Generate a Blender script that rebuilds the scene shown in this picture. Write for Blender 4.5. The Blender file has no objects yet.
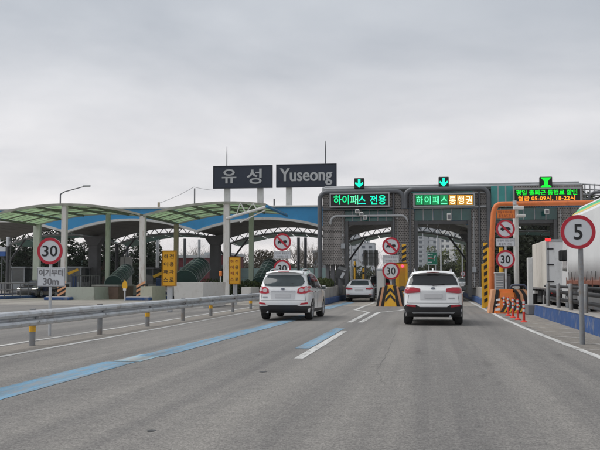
import bpy, bmesh, math, random
import numpy as np
from mathutils import Vector, Matrix
from mathutils.bvhtree import BVHTree
from mathutils.geometry import delaunay_2d_cdt

random.seed(7)
RNG = np.random.default_rng(11)
SC = bpy.context.scene
COL = SC.collection
R = math.radians

# ------------------------------------------------------------------ camera
CAMH, F, VPU, HOR = 1.42, 900.0, 428.0, 280.0
PITCH = math.atan((HOR - 225) / F)
YAW = math.atan((VPU - 300) * math.cos(PITCH) / F)
cam_data = bpy.data.cameras.new('camera')
cam = bpy.data.objects.new('camera', cam_data)
COL.objects.link(cam)
cam.location = (0, 0, CAMH)
cam.rotation_euler = (math.pi / 2 + PITCH, 0, YAW)
cam_data.sensor_width = 36
cam_data.lens = 36 * F / 600
cam_data.clip_start = 0.1
cam_data.clip_end = 6000
SC.camera = cam

# ------------------------------------------------------------------ world, sun, exposure
SUN_EL, SUN_AZ = R(56), R(268)          # high sun behind thick cloud, to the left
world = bpy.data.worlds.new('World')
SC.world = world
world.use_nodes = True
nt = world.node_tree
nt.nodes.clear()
N, L = nt.nodes.new, nt.links.new
out = N('ShaderNodeOutputWorld')
bg = N('ShaderNodeBackground')
bg.inputs['Strength'].default_value = 0.1
sky = N('ShaderNodeTexSky')
sky.sky_type = 'NISHITA'
sky.sun_disc = False
sky.sun_elevation = SUN_EL
sky.sun_rotation = SUN_AZ
tc = N('ShaderNodeTexCoord')
sep = N('ShaderNodeSeparateXYZ')
L(tc.outputs['Generated'], sep.inputs[0])
zc = N('ShaderNodeMath'); zc.operation = 'MAXIMUM'; zc.inputs[1].default_value = 0.0
L(sep.outputs['Z'], zc.inputs[0])
za = N('ShaderNodeMath'); za.operation = 'ADD'; za.inputs[1].default_value = 0.16
L(zc.outputs[0], za.inputs[0])
dx = N('ShaderNodeMath'); dx.operation = 'DIVIDE'
dy = N('ShaderNodeMath'); dy.operation = 'DIVIDE'
L(sep.outputs['X'], dx.inputs[0]); L(za.outputs[0], dx.inputs[1])
L(sep.outputs['Y'], dy.inputs[0]); L(za.outputs[0], dy.inputs[1])
cmb = N('ShaderNodeCombineXYZ')
L(dx.outputs[0], cmb.inputs[0]); L(dy.outputs[0], cmb.inputs[1])
ns = N('ShaderNodeTexNoise')
ns.inputs['Scale'].default_value = 0.95
ns.inputs['Detail'].default_value = 6.0
ns.inputs['Roughness'].default_value = 0.53
ns.inputs['Distortion'].default_value = 0.25
L(cmb.outputs[0], ns.inputs['Vector'])
rp = N('ShaderNodeValToRGB')
rp.color_ramp.elements[0].position = 0.33
rp.color_ramp.elements[0].color = (0.75, 0.77, 0.80, 1)
rp.color_ramp.elements[1].position = 0.68
rp.color_ramp.elements[1].color = (1.10, 1.095, 1.09, 1)
L(ns.outputs['Fac'], rp.inputs[0])
el = N('ShaderNodeValToRGB')
el.color_ramp.interpolation = 'EASE'
el.color_ramp.elements[0].position = 0.0
el.color_ramp.elements[0].color = (0.82, 0.77, 0.75, 1)
el.color_ramp.elements[1].position = 0.30
el.color_ramp.elements[1].color = (0.475, 0.497, 0.53, 1)
e2 = el.color_ramp.elements.new(0.12)
e2.color = (0.645, 0.635, 0.645, 1)
L(zc.outputs[0], el.inputs[0])
mul = N('ShaderNodeMix'); mul.data_type = 'RGBA'; mul.blend_type = 'MULTIPLY'; mul.inputs[0].default_value = 1.0
L(el.outputs[0], mul.inputs[6]); L(rp.outputs[0], mul.inputs[7])
gain = N('ShaderNodeVectorMath'); gain.operation = 'SCALE'; gain.inputs['Scale'].default_value = 10.0
L(mul.outputs[2], gain.inputs[0])
mx = N('ShaderNodeMix'); mx.data_type = 'RGBA'; mx.inputs[0].default_value = 0.96
L(sky.outputs[0], mx.inputs[6]); L(gain.outputs[0], mx.inputs[7])
L(mx.outputs[2], bg.inputs['Color'])
L(bg.outputs[0], out.inputs[0])

sun_data = bpy.data.lights.new('sun', 'SUN')
sun_data.energy = 1.7
sun_data.angle = R(50)
sun_data.color = (1.0, 0.97, 0.93)
sun = bpy.data.objects.new('sun', sun_data)
COL.objects.link(sun)
sdir = Vector((math.sin(SUN_AZ) * math.cos(SUN_EL), math.cos(SUN_AZ) * math.cos(SUN_EL), math.sin(SUN_EL)))
sun.rotation_euler = sdir.to_track_quat('Z', 'Y').to_euler()
sun.location = (0, 0, 60)
SC.view_settings.view_transform = 'Standard'
SC.view_settings.look = 'None'
SC.view_settings.exposure = 0.36
SC.view_settings.gamma = 1.0

# ------------------------------------------------------------------ layout: where a sight line through the picture meets a real plane
_f = Vector((-math.sin(YAW) * math.cos(PITCH), math.cos(YAW) * math.cos(PITCH), math.sin(PITCH)))
_r = Vector((math.cos(YAW), math.sin(YAW), 0))
_u = _r.cross(_f)
def at(u, v, Y):
    d = _f * F + _r * (u - 300) + _u * (225 - v)
    return Vector((0, 0, CAMH)) + d * (Y / d.y)
def PX(u, Y): return at(u, 280, Y).x
def PZ(v, Y, u=428): return at(u, v, Y).z
def G(u, v):
    d = _f * F + _r * (u - 300) + _u * (225 - v)
    return Vector((0, 0, CAMH)) + d * (-CAMH / d.z)

# ------------------------------------------------------------------ materials
MATS = {}
def mat(name, c, rough=0.6, metal=0.0, var=0.12, scale=3.0, bump=0.0, bscale=40.0, dirt=None, dirt_amt=0.0, dscale=1.2,
        emit=None, estr=1.0, spec=0.5, coat=0.0, trans=0.0, stretch=None):
    if name in MATS: return MATS[name]
    m = bpy.data.materials.new(name)
    m.use_nodes = True
    nt = m.node_tree; nt.nodes.clear()
    N, L = nt.nodes.new, nt.links.new
    o = N('ShaderNodeOutputMaterial'); p = N('ShaderNodeBsdfPrincipled')
    L(p.outputs[0], o.inputs[0])
    p.inputs['Roughness'].default_value = rough
    p.inputs['Metallic'].default_value = metal
    p.inputs['Specular IOR Level'].default_value = spec
    p.inputs['Coat Weight'].default_value = coat
    p.inputs['Coat Roughness'].default_value = 0.04
    tcn = N('ShaderNodeTexCoord'); vec = tcn.outputs['Object']
    if stretch:
        mp = N('ShaderNodeMapping'); mp.inputs['Scale'].default_value = stretch
        L(vec, mp.inputs[0]); vec = mp.outputs[0]
    n = N('ShaderNodeTexNoise'); n.inputs['Scale'].default_value = scale; n.inputs['Detail'].default_value = 6
    n.inputs['Roughness'].default_value = 0.6
    L(vec, n.inputs['Vector'])
    r = N('ShaderNodeValToRGB')
    a, b = 1 - var, 1 + var
    r.color_ramp.elements[0].position = 0.3; r.color_ramp.elements[1].position = 0.7
    r.color_ramp.elements[0].color = (c[0] * a, c[1] * a, c[2] * a, 1)
    r.color_ramp.elements[1].color = (min(1, c[0] * b), min(1, c[1] * b), min(1, c[2] * b), 1)
    L(n.outputs['Fac'], r.inputs[0])
    colr = r.outputs[0]
    if dirt:
        n2 = N('ShaderNodeTexNoise'); n2.inputs['Scale'].default_value = dscale; n2.inputs['Detail'].default_value = 8
        n2.inputs['Roughness'].default_value = 0.7
        L(vec, n2.inputs['Vector'])
        r2 = N('ShaderNodeValToRGB')
        r2.color_ramp.elements[0].position = 0.62 - 0.3 * dirt_amt; r2.color_ramp.elements[0].color = (0, 0, 0, 1)
        r2.color_ramp.elements[1].position = 0.80 - 0.2 * dirt_amt; r2.color_ramp.elements[1].color = (1, 1, 1, 1)
        L(n2.outputs['Fac'], r2.inputs[0])
        k = N('ShaderNodeMix'); k.data_type = 'RGBA'
        L(r2.outputs[0], k.inputs[0]); L(colr, k.inputs[6]); k.inputs[7].default_value = (*dirt, 1)
        colr = k.outputs[2]
    L(colr, p.inputs['Base Color'])
    if bump:
        n3 = N('ShaderNodeTexNoise'); n3.inputs['Scale'].default_value = bscale; n3.inputs['Detail'].default_value = 4
        L(vec, n3.inputs['Vector'])
        bp = N('ShaderNodeBump'); bp.inputs['Strength'].default_value = bump; bp.inputs['Distance'].default_value = 0.02
        L(n3.outputs['Fac'], bp.inputs['Height']); L(bp.outputs[0], p.inputs['Normal'])
    if emit:
        p.inputs['Emission Color'].default_value = (*emit, 1)
        p.inputs['Emission Strength'].default_value = estr
    if trans:
        t = N('ShaderNodeBsdfTranslucent'); L(colr, t.inputs[0])
        ms = N('ShaderNodeMixShader'); ms.inputs[0].default_value = trans
        L(p.outputs[0], ms.inputs[1]); L(t.outputs[0], ms.inputs[2]); L(ms.outputs[0], o.inputs[0])
    MATS[name] = m
    return m

def asphalt_mat(name, c, patch, grain=0.35):
    m = bpy.data.materials.new(name); m.use_nodes = True
    nt = m.node_tree; p = nt.nodes['Principled BSDF']; N, L = nt.nodes.new, nt.links.new
    p.inputs['Roughness'].default_value = 0.82
    p.inputs['Specular IOR Level'].default_value = 0.35
    tcn = N('ShaderNodeTexCoord')
    def noise(sc, det, st=None, rough=0.6):
        v = tcn.outputs['Object']
        if st:
            mp = N('ShaderNodeMapping'); mp.inputs['Scale'].default_value = st
            L(v, mp.inputs[0]); v = mp.outputs[0]
        n = N('ShaderNodeTexNoise'); n.inputs['Scale'].default_value = sc; n.inputs['Detail'].default_value = det
        n.inputs['Roughness'].default_value = rough
        L(v, n.inputs['Vector']); return n.outputs['Fac']
    def ramp(fac, p0, c0, p1, c1):
        r = N('ShaderNodeValToRGB'); e = r.color_ramp.elements
        e[0].position = p0; e[1].position = p1; e[0].color = (*c0, 1); e[1].color = (*c1, 1)
        L(fac, r.inputs[0]); return r.outputs[0]
    def mulc(a, b):
        k = N('ShaderNodeMix'); k.data_type = 'RGBA'; k.blend_type = 'MULTIPLY'; k.inputs[0].default_value = 1
        L(a, k.inputs[6]); L(b, k.inputs[7]); return k.outputs[2]
    base = ramp(noise(0.22, 7, (1.6, 0.35, 1)), 0.3, c, 0.72, patch)
    fine = ramp(noise(26, 5, (1.4, .8, 1), 0.85), 0.38, (1 - grain,) * 3, 0.62, (1 + grain,) * 3)
    lane = ramp(noise(0.8, 5, (1.5, 0.025, 1)), 0.38, (0.78, 0.78, 0.79), 0.62, (1.12, 1.11, 1.09))
    mid = ramp(noise(5, 8, None, .72), 0.28, (0.78,) * 3, 0.72, (1.16, 1.155, 1.14))
    oil = ramp(noise(1.7, 6, (1.0, 0.28, 1), .68), 0.27, (0.66,) * 3, 0.40, (1, 1, 1))
    speck = ramp(noise(95, 2), 0.62, (1, 1, 1), 0.72, (1.9, 1.88, 1.8))
    L(mulc(mulc(mulc(base, fine), mulc(lane, mid)), mulc(speck, oil)), p.inputs['Base Color'])
    bp = N('ShaderNodeBump'); bp.inputs['Strength'].default_value = 0.5; bp.inputs['Distance'].default_value = 0.012
    L(noise(45, 4, None, 0.75), bp.inputs['Height']); L(bp.outputs[0], p.inputs['Normal'])
    return m

def paint_mat(name, c, under, wear=0.5):
    """Road paint: worn through to the surface below in streaks."""
    m = bpy.data.materials.new(name); m.use_nodes = True
    nt = m.node_tree; p = nt.nodes['Principled BSDF']; N, L = nt.nodes.new, nt.links.new
    p.inputs['Roughness'].default_value = 0.75
    tcn = N('ShaderNodeTexCoord')
    mp = N('ShaderNodeMapping'); mp.inputs['Scale'].default_value = (2.2, 0.5, 1)
    L(tcn.outputs['Object'], mp.inputs[0])
    a = N('ShaderNodeTexNoise'); a.inputs['Scale'].default_value = 2.6; a.inputs['Detail'].default_value = 10; a.inputs['Roughness'].default_value = 0.75
    L(mp.outputs[0], a.inputs['Vector'])
    r = N('ShaderNodeValToRGB'); e = r.color_ramp.elements
    e[0].position = 0.64 - 0.20 * wear; e[1].position = 0.76 - 0.16 * wear
    e[0].color = (0, 0, 0, 1); e[1].color = (0.95, 0.95, 0.95, 1)
    L(a.outputs['Fac'], r.inputs[0])
    b = N('ShaderNodeTexNoise'); b.inputs['Scale'].default_value = 45; b.inputs['Detail'].default_value = 3
    L(tcn.outputs['Object'], b.inputs['Vector'])
    r2 = N('ShaderNodeValToRGB'); e = r2.color_ramp.elements
    e[0].position = 0.3; e[1].position = 0.7
    e[0].color = (c[0] * .8, c[1] * .8, c[2] * .8, 1); e[1].color = (min(1, c[0] * 1.12), min(1, c[1] * 1.12), min(1, c[2] * 1.12), 1)
    L(b.outputs['Fac'], r2.inputs[0])
    k = N('ShaderNodeMix'); k.data_type = 'RGBA'
    L(r.outputs[0], k.inputs[0]); L(r2.outputs[0], k.inputs[6]); k.inputs[7].default_value = (*under, 1)
    # tyre blackening in long smears
    mp2 = N('ShaderNodeMapping'); mp2.inputs['Scale'].default_value = (3.0, 0.12, 1); L(tcn.outputs['Object'], mp2.inputs[0])
    d = N('ShaderNodeTexNoise'); d.inputs['Scale'].default_value = 1.4; d.inputs['Detail'].default_value = 8; d.inputs['Roughness'].default_value = 0.7
    L(mp2.outputs[0], d.inputs['Vector'])
    r3 = N('ShaderNodeValToRGB'); e = r3.color_ramp.elements
    e[0].position = .35; e[1].position = .62; e[0].color = (.62, .61, .60, 1); e[1].color = (1.05, 1.05, 1.05, 1)
    L(d.outputs['Fac'], r3.inputs[0])
    q = N('ShaderNodeMix'); q.data_type = 'RGBA'; q.blend_type = 'MULTIPLY'; q.inputs[0].default_value = 1
    L(k.outputs[2], q.inputs[6]); L(r3.outputs[0], q.inputs[7]); L(q.outputs[2], p.inputs['Base Color'])
    return m

def perforated_mat(name):
    m = bpy.data.materials.new(name); m.use_nodes = True
    nt = m.node_tree; p = nt.nodes['Principled BSDF']; N, L = nt.nodes.new, nt.links.new
    p.inputs['Roughness'].default_value = 0.55; p.inputs['Metallic'].default_value = 0.15
    tcn = N('ShaderNodeTexCoord'); sx = N('ShaderNodeSeparateXYZ'); L(tcn.outputs['Object'], sx.inputs[0])
    hx = N('ShaderNodeMath'); hx.operation = 'ADD'
    L(sx.outputs['X'], hx.inputs[0]); L(sx.outputs['Y'], hx.inputs[1])
    cb = N('ShaderNodeCombineXYZ'); L(hx.outputs[0], cb.inputs[0]); L(sx.outputs['Z'], cb.inputs[1])
    br = N('ShaderNodeTexBrick')
    br.inputs['Color1'].default_value = (0.03, 0.028, 0.027, 1); br.inputs['Color2'].default_value = (0.06, 0.055, 0.05, 1)
    br.inputs['Mortar'].default_value = (0.29, 0.275, 0.265, 1)
    br.inputs['Scale'].default_value = 1.0
    br.inputs['Brick Width'].default_value = 0.155; br.inputs['Row Height'].default_value = 0.12
    br.inputs['Mortar Size'].default_value = 0.040; br.inputs['Mortar Smooth'].default_value = 0.15
    br.offset = 0.5
    L(cb.outputs[0], br.inputs['Vector'])
    n = N('ShaderNodeTexNoise'); n.inputs['Scale'].default_value = 1.3; n.inputs['Detail'].default_value = 8
    mp = N('ShaderNodeMapping'); mp.inputs['Scale'].default_value = (1.8, 1.8, 0.28); L(tcn.outputs['Object'], mp.inputs[0]); L(mp.outputs[0], n.inputs['Vector'])
    r = N('ShaderNodeValToRGB'); e = r.color_ramp.elements
    e[0].position = .36; e[1].position = .64; e[0].color = (.66, .65, .64, 1); e[1].color = (1.12, 1.1, 1.08, 1)
    L(n.outputs['Fac'], r.inputs[0])
    k = N('ShaderNodeMix'); k.data_type = 'RGBA'; k.blend_type = 'MULTIPLY'; k.inputs[0].default_value = 1
    L(br.outputs['Color'], k.inputs[6]); L(r.outputs[0], k.inputs[7]); L(k.outputs[2], p.inputs['Base Color'])
    bp = N('ShaderNodeBump'); bp.inputs['Strength'].default_value = 0.8; bp.inputs['Distance'].default_value = 0.03
    L(br.outputs['Fac'], bp.inputs['Height']); L(bp.outputs[0], p.inputs['Normal'])
    return m

def leaf_mat(name, c, var=0.5, trans=0.35):
    m = bpy.data.materials.new(name); m.use_nodes = True
    nt = m.node_tree; p = nt.nodes['Principled BSDF']; N, L = nt.nodes.new, nt.links.new
    o = nt.nodes['Material Output']
    p.inputs['Roughness'].default_value = 0.7; p.inputs['Specular IOR Level'].default_value = 0.25
    g = N('ShaderNodeNewGeometry')
    r = N('ShaderNodeValToRGB'); e = r.color_ramp.elements
    e[0].color = tuple(x * (1 - var) for x in c) + (1,); e[1].color = (c[0] * (1 + var), c[1] * (1 + var * .9), c[2] * (1 + var * .6), 1)
    L(g.outputs['Random Per Island'], r.inputs[0]); L(r.outputs[0], p.inputs['Base Color'])
    t = N('ShaderNodeBsdfTranslucent'); L(r.outputs[0], t.inputs[0])
    ms = N('ShaderNodeMixShader'); ms.inputs[0].default_value = trans
    L(p.outputs[0], ms.inputs[1]); L(t.outputs[0], ms.inputs[2]); L(ms.outputs[0], o.inputs[0])
    return m

# ------------------------------------------------------------------ building helpers
ORG = {}
def tag(o, label=None, cat=None, group=None, kind=None):
    if label: o['label'] = label
    if cat: o['category'] = cat
    if group: o['group'] = group
    if kind: o['kind'] = kind
    return o
def thing(name, loc, label, cat, group=None):
    o = bpy.data.objects.new(name, None); COL.objects.link(o)
    o.empty_display_size = 0.3
    o.location = loc; ORG[o.name] = Vector(loc)
    return tag(o, label, cat, group)
def kids(o): return [c for c in COL.objects if c.parent == o]
def copy_tree(o, loc=None, label=None, parent=None):
    c = o.copy(); COL.objects.link(c)
    if parent is not None: c.parent = parent
    if loc is not None:
        c.location = loc; ORG[c.name] = Vector(loc)
    if label: c['label'] = label
    for ch in o.children: copy_tree(ch, None, None, c)
    return c

class MB:
    def __init__(self): self.v, self.f = [], []
    def add(self, vs, fs):
        n = len(self.v); self.v += [tuple(x) for x in vs]; self.f += [tuple(i + n for i in f) for f in fs]; return self
    def box(self, x0, x1, y0, y1, z0, z1, ch=0.0):
        if ch <= 0:
            return self.add([(x0,y0,z0),(x1,y0,z0),(x1,y1,z0),(x0,y1,z0),(x0,y0,z1),(x1,y0,z1),(x1,y1,z1),(x0,y1,z1)],
                            [(0,3,2,1),(4,5,6,7),(0,1,5,4),(1,2,6,5),(2,3,7,6),(3,0,4,7)])
        bm = bmesh.new(); bmesh.ops.create_cube(bm, size=1)
        for v in bm.verts:
            v.co = ((x0+x1)/2 + v.co.x*(x1-x0), (y0+y1)/2 + v.co.y*(y1-y0), (z0+z1)/2 + v.co.z*(z1-z0))
        ch = min(ch, .45*min(x1-x0, y1-y0, z1-z0))
        bmesh.ops.bevel(bm, geom=bm.edges[:], offset=ch, segments=1, affect='EDGES')
        return self.bm(bm)
    def bm(self, bm, M=None):
        bm.verts.index_update()
        vs = [(M @ v.co if M else v.co) for v in bm.verts]
        self.add(vs, [[v.index for v in f.verts] for f in bm.faces]); bm.free(); return self
    def obox(self, c, size, rot):
        sx, sy, sz = (s/2 for s in size); c = Vector(c)
        vs = [c + rot @ Vector((a*sx, b*sy, d*sz)) for d in (-1, 1) for a, b in ((-1,-1),(1,-1),(1,1),(-1,1))]
        return self.add(vs, [(0,3,2,1),(4,5,6,7),(0,1,5,4),(1,2,6,5),(2,3,7,6),(3,0,4,7)])
    def bar(self, p0, p1, w, h=None, up=(0,0,1)):
        p0, p1 = Vector(p0), Vector(p1); d = (p1-p0); l = d.length; d.normalize()
        u = Vector(up)
        if abs(d.dot(u)) > .98: u = Vector((0,1,0))
        s = d.cross(u).normalized(); u2 = s.cross(d)
        rot = Matrix((s, d, u2)).transposed()
        return self.obox((p0+p1)/2, (w, l, h or w), rot)
    def tube(self, pts, r, n=8, cap=True):
        pts = [Vector(p) for p in pts]; rs = r if isinstance(r, (list, tuple)) else [r]*len(pts)
        base = len(self.v); prev = None
        for i, p in enumerate(pts):
            d = ((pts[i+1]-p) if i < len(pts)-1 else Vector()) .normalized() + ((p-pts[i-1]) if i else Vector()).normalized()
            d.normalize()
            if prev is None:
                a = d.orthogonal().normalized()
            else:
                a = (prev - d*prev.dot(d)).normalized()
            prev = a; b = d.cross(a)
            for k in range(n):
                t = 2*math.pi*k/n
                self.v.append(tuple(p + (a*math.cos(t) + b*math.sin(t))*rs[i]))
        for i in range(len(pts)-1):
            for k in range(n):
                a, b = base+i*n+k, base+i*n+(k+1) % n
                self.f.append((a, b, b+n, a+n))
        if cap:
            self.f.append(tuple(base+k for k in reversed(range(n))))
            self.f.append(tuple(base+(len(pts)-1)*n+k for k in range(n)))
        return self
    def prism(self, poly, axis, a, b):
        """poly: 2D points; axis 'y': (x,z) extruded y a..b; 'x': (y,z) extruded x; 'z': (x,y) extruded z."""
        def P(p, t): return (p[0], t, p[1]) if axis == 'y' else ((t, p[0], p[1]) if axis == 'x' else (p[0], p[1], t))
        n = len(poly)
        tri = delaunay_2d_cdt([Vector(p) for p in poly], [(i, (i+1) % n) for i in range(n)], [], 1, 1e-6)
        vs2, fs = tri[0], tri[2]
        m = len(vs2)
        base = len(self.v)
        self.v += [P(p, a) for p in vs2] + [P(p, b) for p in vs2]
        self.f += [tuple(base+i for i in f) for f in fs] + [tuple(base+m+i for i in reversed(f)) for f in fs]
        s = len(self.v)
        self.v += [P(p, a) for p in poly] + [P(p, b) for p in poly]
        self.f += [(s+i, s+(i+1) % n, s+n+(i+1) % n, s+n+i) for i in range(n)]
        return self
    def disc(self, c, r, y0, y1, n=40):
        """Round plate facing -Y, with a small rim."""
        return self.prism([(c[0]+r*math.cos(2*math.pi*k/n), c[1]+r*math.sin(2*math.pi*k/n)) for k in range(n)], 'y', y0, y1)
    def ring(self, c, r0, r1, y0, y1, n=48):
        base = len(self.v)
        for k in range(n):
            t = 2*math.pi*k/n; cs, sn = math.cos(t), math.sin(t)
            self.v += [(c[0]+r0*cs, y0, c[1]+r0*sn), (c[0]+r1*cs, y0, c[1]+r1*sn), (c[0]+r1*cs, y1, c[1]+r1*sn), (c[0]+r0*cs, y1, c[1]+r0*sn)]
        for k in range(n):
            a, b = base+4*k, base+4*((k+1) % n)
            self.f += [(a+i, a+(i+1) % 4, b+(i+1) % 4, b+i) for i in range(4)]
        return self
    def rect_ring(self, x0, x1, z0, z1, y0, y1, w):
        """Rectangular frame in one piece: opening x0..x1, z0..z1, members w wide outward."""
        b = len(self.v)
        for (ex, y) in ((0, y0), (w, y0), (w, y1), (0, y1)):
            self.v += [(x0-ex, y, z0-ex), (x1+ex, y, z0-ex), (x1+ex, y, z1+ex), (x0-ex, y, z1+ex)]
        for q in range(4):
            r = (q+1) % 4
            for k in range(4): self.f.append((b+4*q+k, b+4*q+(k+1) % 4, b+4*r+(k+1) % 4, b+4*r+k))
        return self
    def build(self, name, m, parent=None, smooth=None, loc=None):
        og = ORG[parent.name] if parent is not None else Vector(loc or (0, 0, 0))
        me = bpy.data.meshes.new(name)
        me.from_pydata([(v[0]-og.x, v[1]-og.y, v[2]-og.z) for v in self.v], [], self.f)
        bm = bmesh.new(); bm.from_mesh(me); bmesh.ops.recalc_face_normals(bm, faces=bm.faces[:]); bm.to_mesh(me); bm.free()
        if smooth is not None:
            me.shade_smooth()
            me.set_sharp_from_angle(angle=R(smooth))
        if m: me.materials.append(m)
        o = bpy.data.objects.new(name, me); COL.objects.link(o)
        if parent is not None: o.parent = parent
        else: o.location = og
        ORG[o.name] = og.copy()
        return o

_TXT = {}
def text_geo(s, bold=0.0):
    if (s, bold) in _TXT: return _TXT[(s, bold)]
    cu = bpy.data.curves.new('lettering', 'FONT'); cu.body = s; cu.size = 1; cu.offset = bold; cu.resolution_u = 3
    o = bpy.data.objects.new('lettering', cu); COL.objects.link(o)
    bpy.context.view_layer.update()
    me = o.evaluated_get(bpy.context.evaluated_depsgraph_get()).to_mesh()
    v = np.array([(p.co.x, p.co.y) for p in me.vertices]); f = [tuple(p.vertices) for p in me.polygons]
    o.to_mesh_clear(); bpy.data.objects.remove(o); bpy.data.curves.remove(cu)
    v -= v.min(0); _TXT[(s, bold)] = (v, f, v.max(0)); return _TXT[(s, bold)]
def text(mb, s, cx, cz, y, w=None, h=None, bold=0.0):
    """Lettering on a face that looks toward -Y, centred at (cx, cz), fitted to w and/or h."""
    v, f, mx_ = text_geo(s, bold)
    sx = w/mx_[0] if w else h/mx_[1]; sz = h/mx_[1] if h else sx
    mb.add([(cx+(p[0]-mx_[0]/2)*sx, y, cz+(p[1]-mx_[1]/2)*sz) for p in v], f); return mb
# ------------------------------------------------------------------ material palette
ASPH = asphalt_mat('asphalt', (0.176, 0.169, 0.161), (0.228, 0.218, 0.206), 0.42)
CONC = asphalt_mat('concrete paving', (0.27, 0.25, 0.225), (0.35, 0.33, 0.30), 0.12)
SHOULDER = asphalt_mat('dusty shoulder', (0.20, 0.185, 0.165), (0.29, 0.265, 0.235), 0.3)
WHITE_LINE = paint_mat('white road paint', (0.62, 0.62, 0.60), (0.25, 0.24, 0.23), 0.6)
FAINT_LINE = paint_mat('worn white road paint', (0.42, 0.40, 0.37), (0.26, 0.24, 0.22), 1.15)
BLUE_LINE = paint_mat('blue road paint', (0.145, 0.32, 0.47), (0.25, 0.285, 0.31), 1.05)
PALE_BLUE = paint_mat('worn blue road paint', (0.27, 0.46, 0.56), (0.37, 0.38, 0.37), 1.1)
STEEL = mat('galvanised steel', (0.52, 0.54, 0.56), 0.42, 0.45, 0.10, 2.0, 0.1, 30, (0.25, 0.22, 0.2), 0.35, 2.5)
STEEL_D = mat('dull galvanised post', (0.26, 0.27, 0.28), 0.55, 0.3, 0.15, 3.0, 0.1, 30, (0.2, 0.15, 0.11), 0.5, 3)
PIPE = mat('dark grey painted pipe', (0.10, 0.105, 0.115), 0.45, 0.2, 0.12, 2)
PIPE_L = mat('light grey painted pipe', (0.36, 0.37, 0.38), 0.5, 0.1, 0.1, 2)
FRAME_D = mat('charcoal steel', (0.10, 0.102, 0.105), 0.5, 0.2, 0.15, 2)
PERF = perforated_mat('perforated grey cladding')
SOFFIT = mat('dark grey ceiling panel', (0.17, 0.16, 0.152), 0.7, 0, 0.15, 1.0)
ROOFG = mat('light grey roof metal', (0.42, 0.44, 0.45), 0.5, 0.1, 0.12, 0.8, 0, 1, (0.3, 0.3, 0.29), 0.3)
BLUE_F = mat('bright blue fascia', (0.035, 0.27, 0.54), 0.5, 0, 0.07, 0.4, 0, 1, (0.035, 0.21, 0.42), 0.35, 0.7)
WHITE_T = mat('weathered white trim', (0.60, 0.60, 0.58), 0.6, 0, 0.08, 1.0, 0, 1, (0.42, 0.41, 0.38), 0.4, 1.2)
TEAL = mat('teal glass', (0.02, 0.11, 0.105), 0.12, 0, 0.3, 0.9, spec=0.6)
TEAL_L = mat('bright teal panel', (0.04, 0.29, 0.275), 0.3, 0, 0.15, 0.9)
TEAL_P = mat('teal roofing sheet', (0.03, 0.16, 0.14), 0.4, 0, 0.3, 0.6, trans=0.3)
POLY = mat('green polycarbonate', (0.28, 0.41, 0.23), 0.35, 0, 0.20, 0.5, 0, 1, (0.17, 0.23, 0.12), 0.50, 1.1, trans=0.66)
RIBM = mat('weathered canopy rib', (0.16, 0.17, 0.13), 0.6, 0, 0.25, 1.5)
RIM_C = mat('canopy edge metal', (0.30, 0.31, 0.26), 0.6, 0.1, 0.25, 1.5)
POST_W = mat('rust streaked white post', (0.62, 0.61, 0.58), 0.6, 0, 0.06, 2, 0.1, 20, (0.30, 0.17, 0.10), 0.32, 1.6, stretch=(3, 3, 0.6))
POST_G = mat('pale green post', (0.47, 0.51, 0.44), 0.6, 0, 0.08, 2, 0, 1, (0.28, 0.28, 0.22), 0.3, 1.6, stretch=(3, 3, 0.6))
POST_B = mat('tan rusty post', (0.36, 0.31, 0.21), 0.65, 0, 0.12, 2, 0, 1, (0.22, 0.15, 0.09), 0.4, 1.6, stretch=(3, 3, 0.6))
CONCRETE = mat('weathered concrete', (0.36, 0.345, 0.325), 0.85, 0, 0.14, 1.5, 0.25, 25, (0.22, 0.2, 0.18), 0.4, 1.1)
CONC_W = mat('white painted concrete', (0.62, 0.61, 0.58), 0.8, 0, 0.07, 1.5, 0.2, 20, (0.42, 0.40, 0.36), 0.4, 1.5)
CONC_C = mat('cream painted concrete', (0.50, 0.50, 0.40), 0.8, 0, 0.1, 1.5, 0.2, 20, (0.34, 0.32, 0.27), 0.4, 1.5)
PILLAR = mat('grey concrete pillar', (0.17, 0.17, 0.18), 0.8, 0, 0.15, 0.9, 0.2, 14)
BROWN = mat('brown planter brick', (0.20, 0.135, 0.10), 0.85, 0, 0.2, 2.5, 0.2, 20)
BLUE_K = mat('blue painted kerb', (0.022, 0.075, 0.225), 0.7, 0, 0.12, 2.0, 0.2, 20, (0.22, 0.22, 0.23), 0.30, 2.2)
YELLOW = mat('yellow paint', (0.76, 0.41, 0.02), 0.55, 0, 0.08, 2, 0, 1, (0.40, 0.22, 0.04), 0.3, 2)
BOARD_Y = mat('amber board', (0.72, 0.36, 0.015), 0.6, 0, 0.06, 2, 0, 1, (0.42, 0.22, 0.03), 0.3, 2)
BLACK = mat('black paint', (0.018, 0.018, 0.019), 0.55, 0, 0.2, 2)
ORANGE = mat('orange steel', (0.68, 0.18, 0.045), 0.5, 0, 0.1, 1.2, 0, 1, (0.30, 0.08, 0.03), 0.35, 1.2)
ORANGE_B = mat('orange plastic', (0.74, 0.20, 0.03), 0.45, 0, 0.06, 1.5)
PEACH = mat('faded orange stripe', (0.72, 0.36, 0.19), 0.55, 0, 0.08, 2)
RED_D = mat('red delineator plastic', (0.66, 0.045, 0.025), 0.45, 0, 0.08, 3)
REFL = mat('white reflective band', (0.7, 0.7, 0.7), 0.4, 0, 0.05, 3)
SIGN_W = mat('white sign sheeting', (0.60, 0.62, 0.65), 0.5, 0, 0.05, 2)
SIGN_R = mat('red sign sheeting', (0.46, 0.014, 0.035), 0.5, 0, 0.06, 3)
SIGN_K = mat('black sign lettering', (0.012, 0.012, 0.014), 0.6, 0, 0.1, 3)
GREY_L = mat('faded grey lettering', (0.16, 0.16, 0.17), 0.6, 0, 0.1, 3)
SIGN_G = mat('green highway sign', (0.0, 0.16, 0.09), 0.5, 0, 0.05, 3)
NAVY = mat('navy sign panel', (0.014, 0.022, 0.042), 0.5, 0, 0.12, 0.8)
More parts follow.
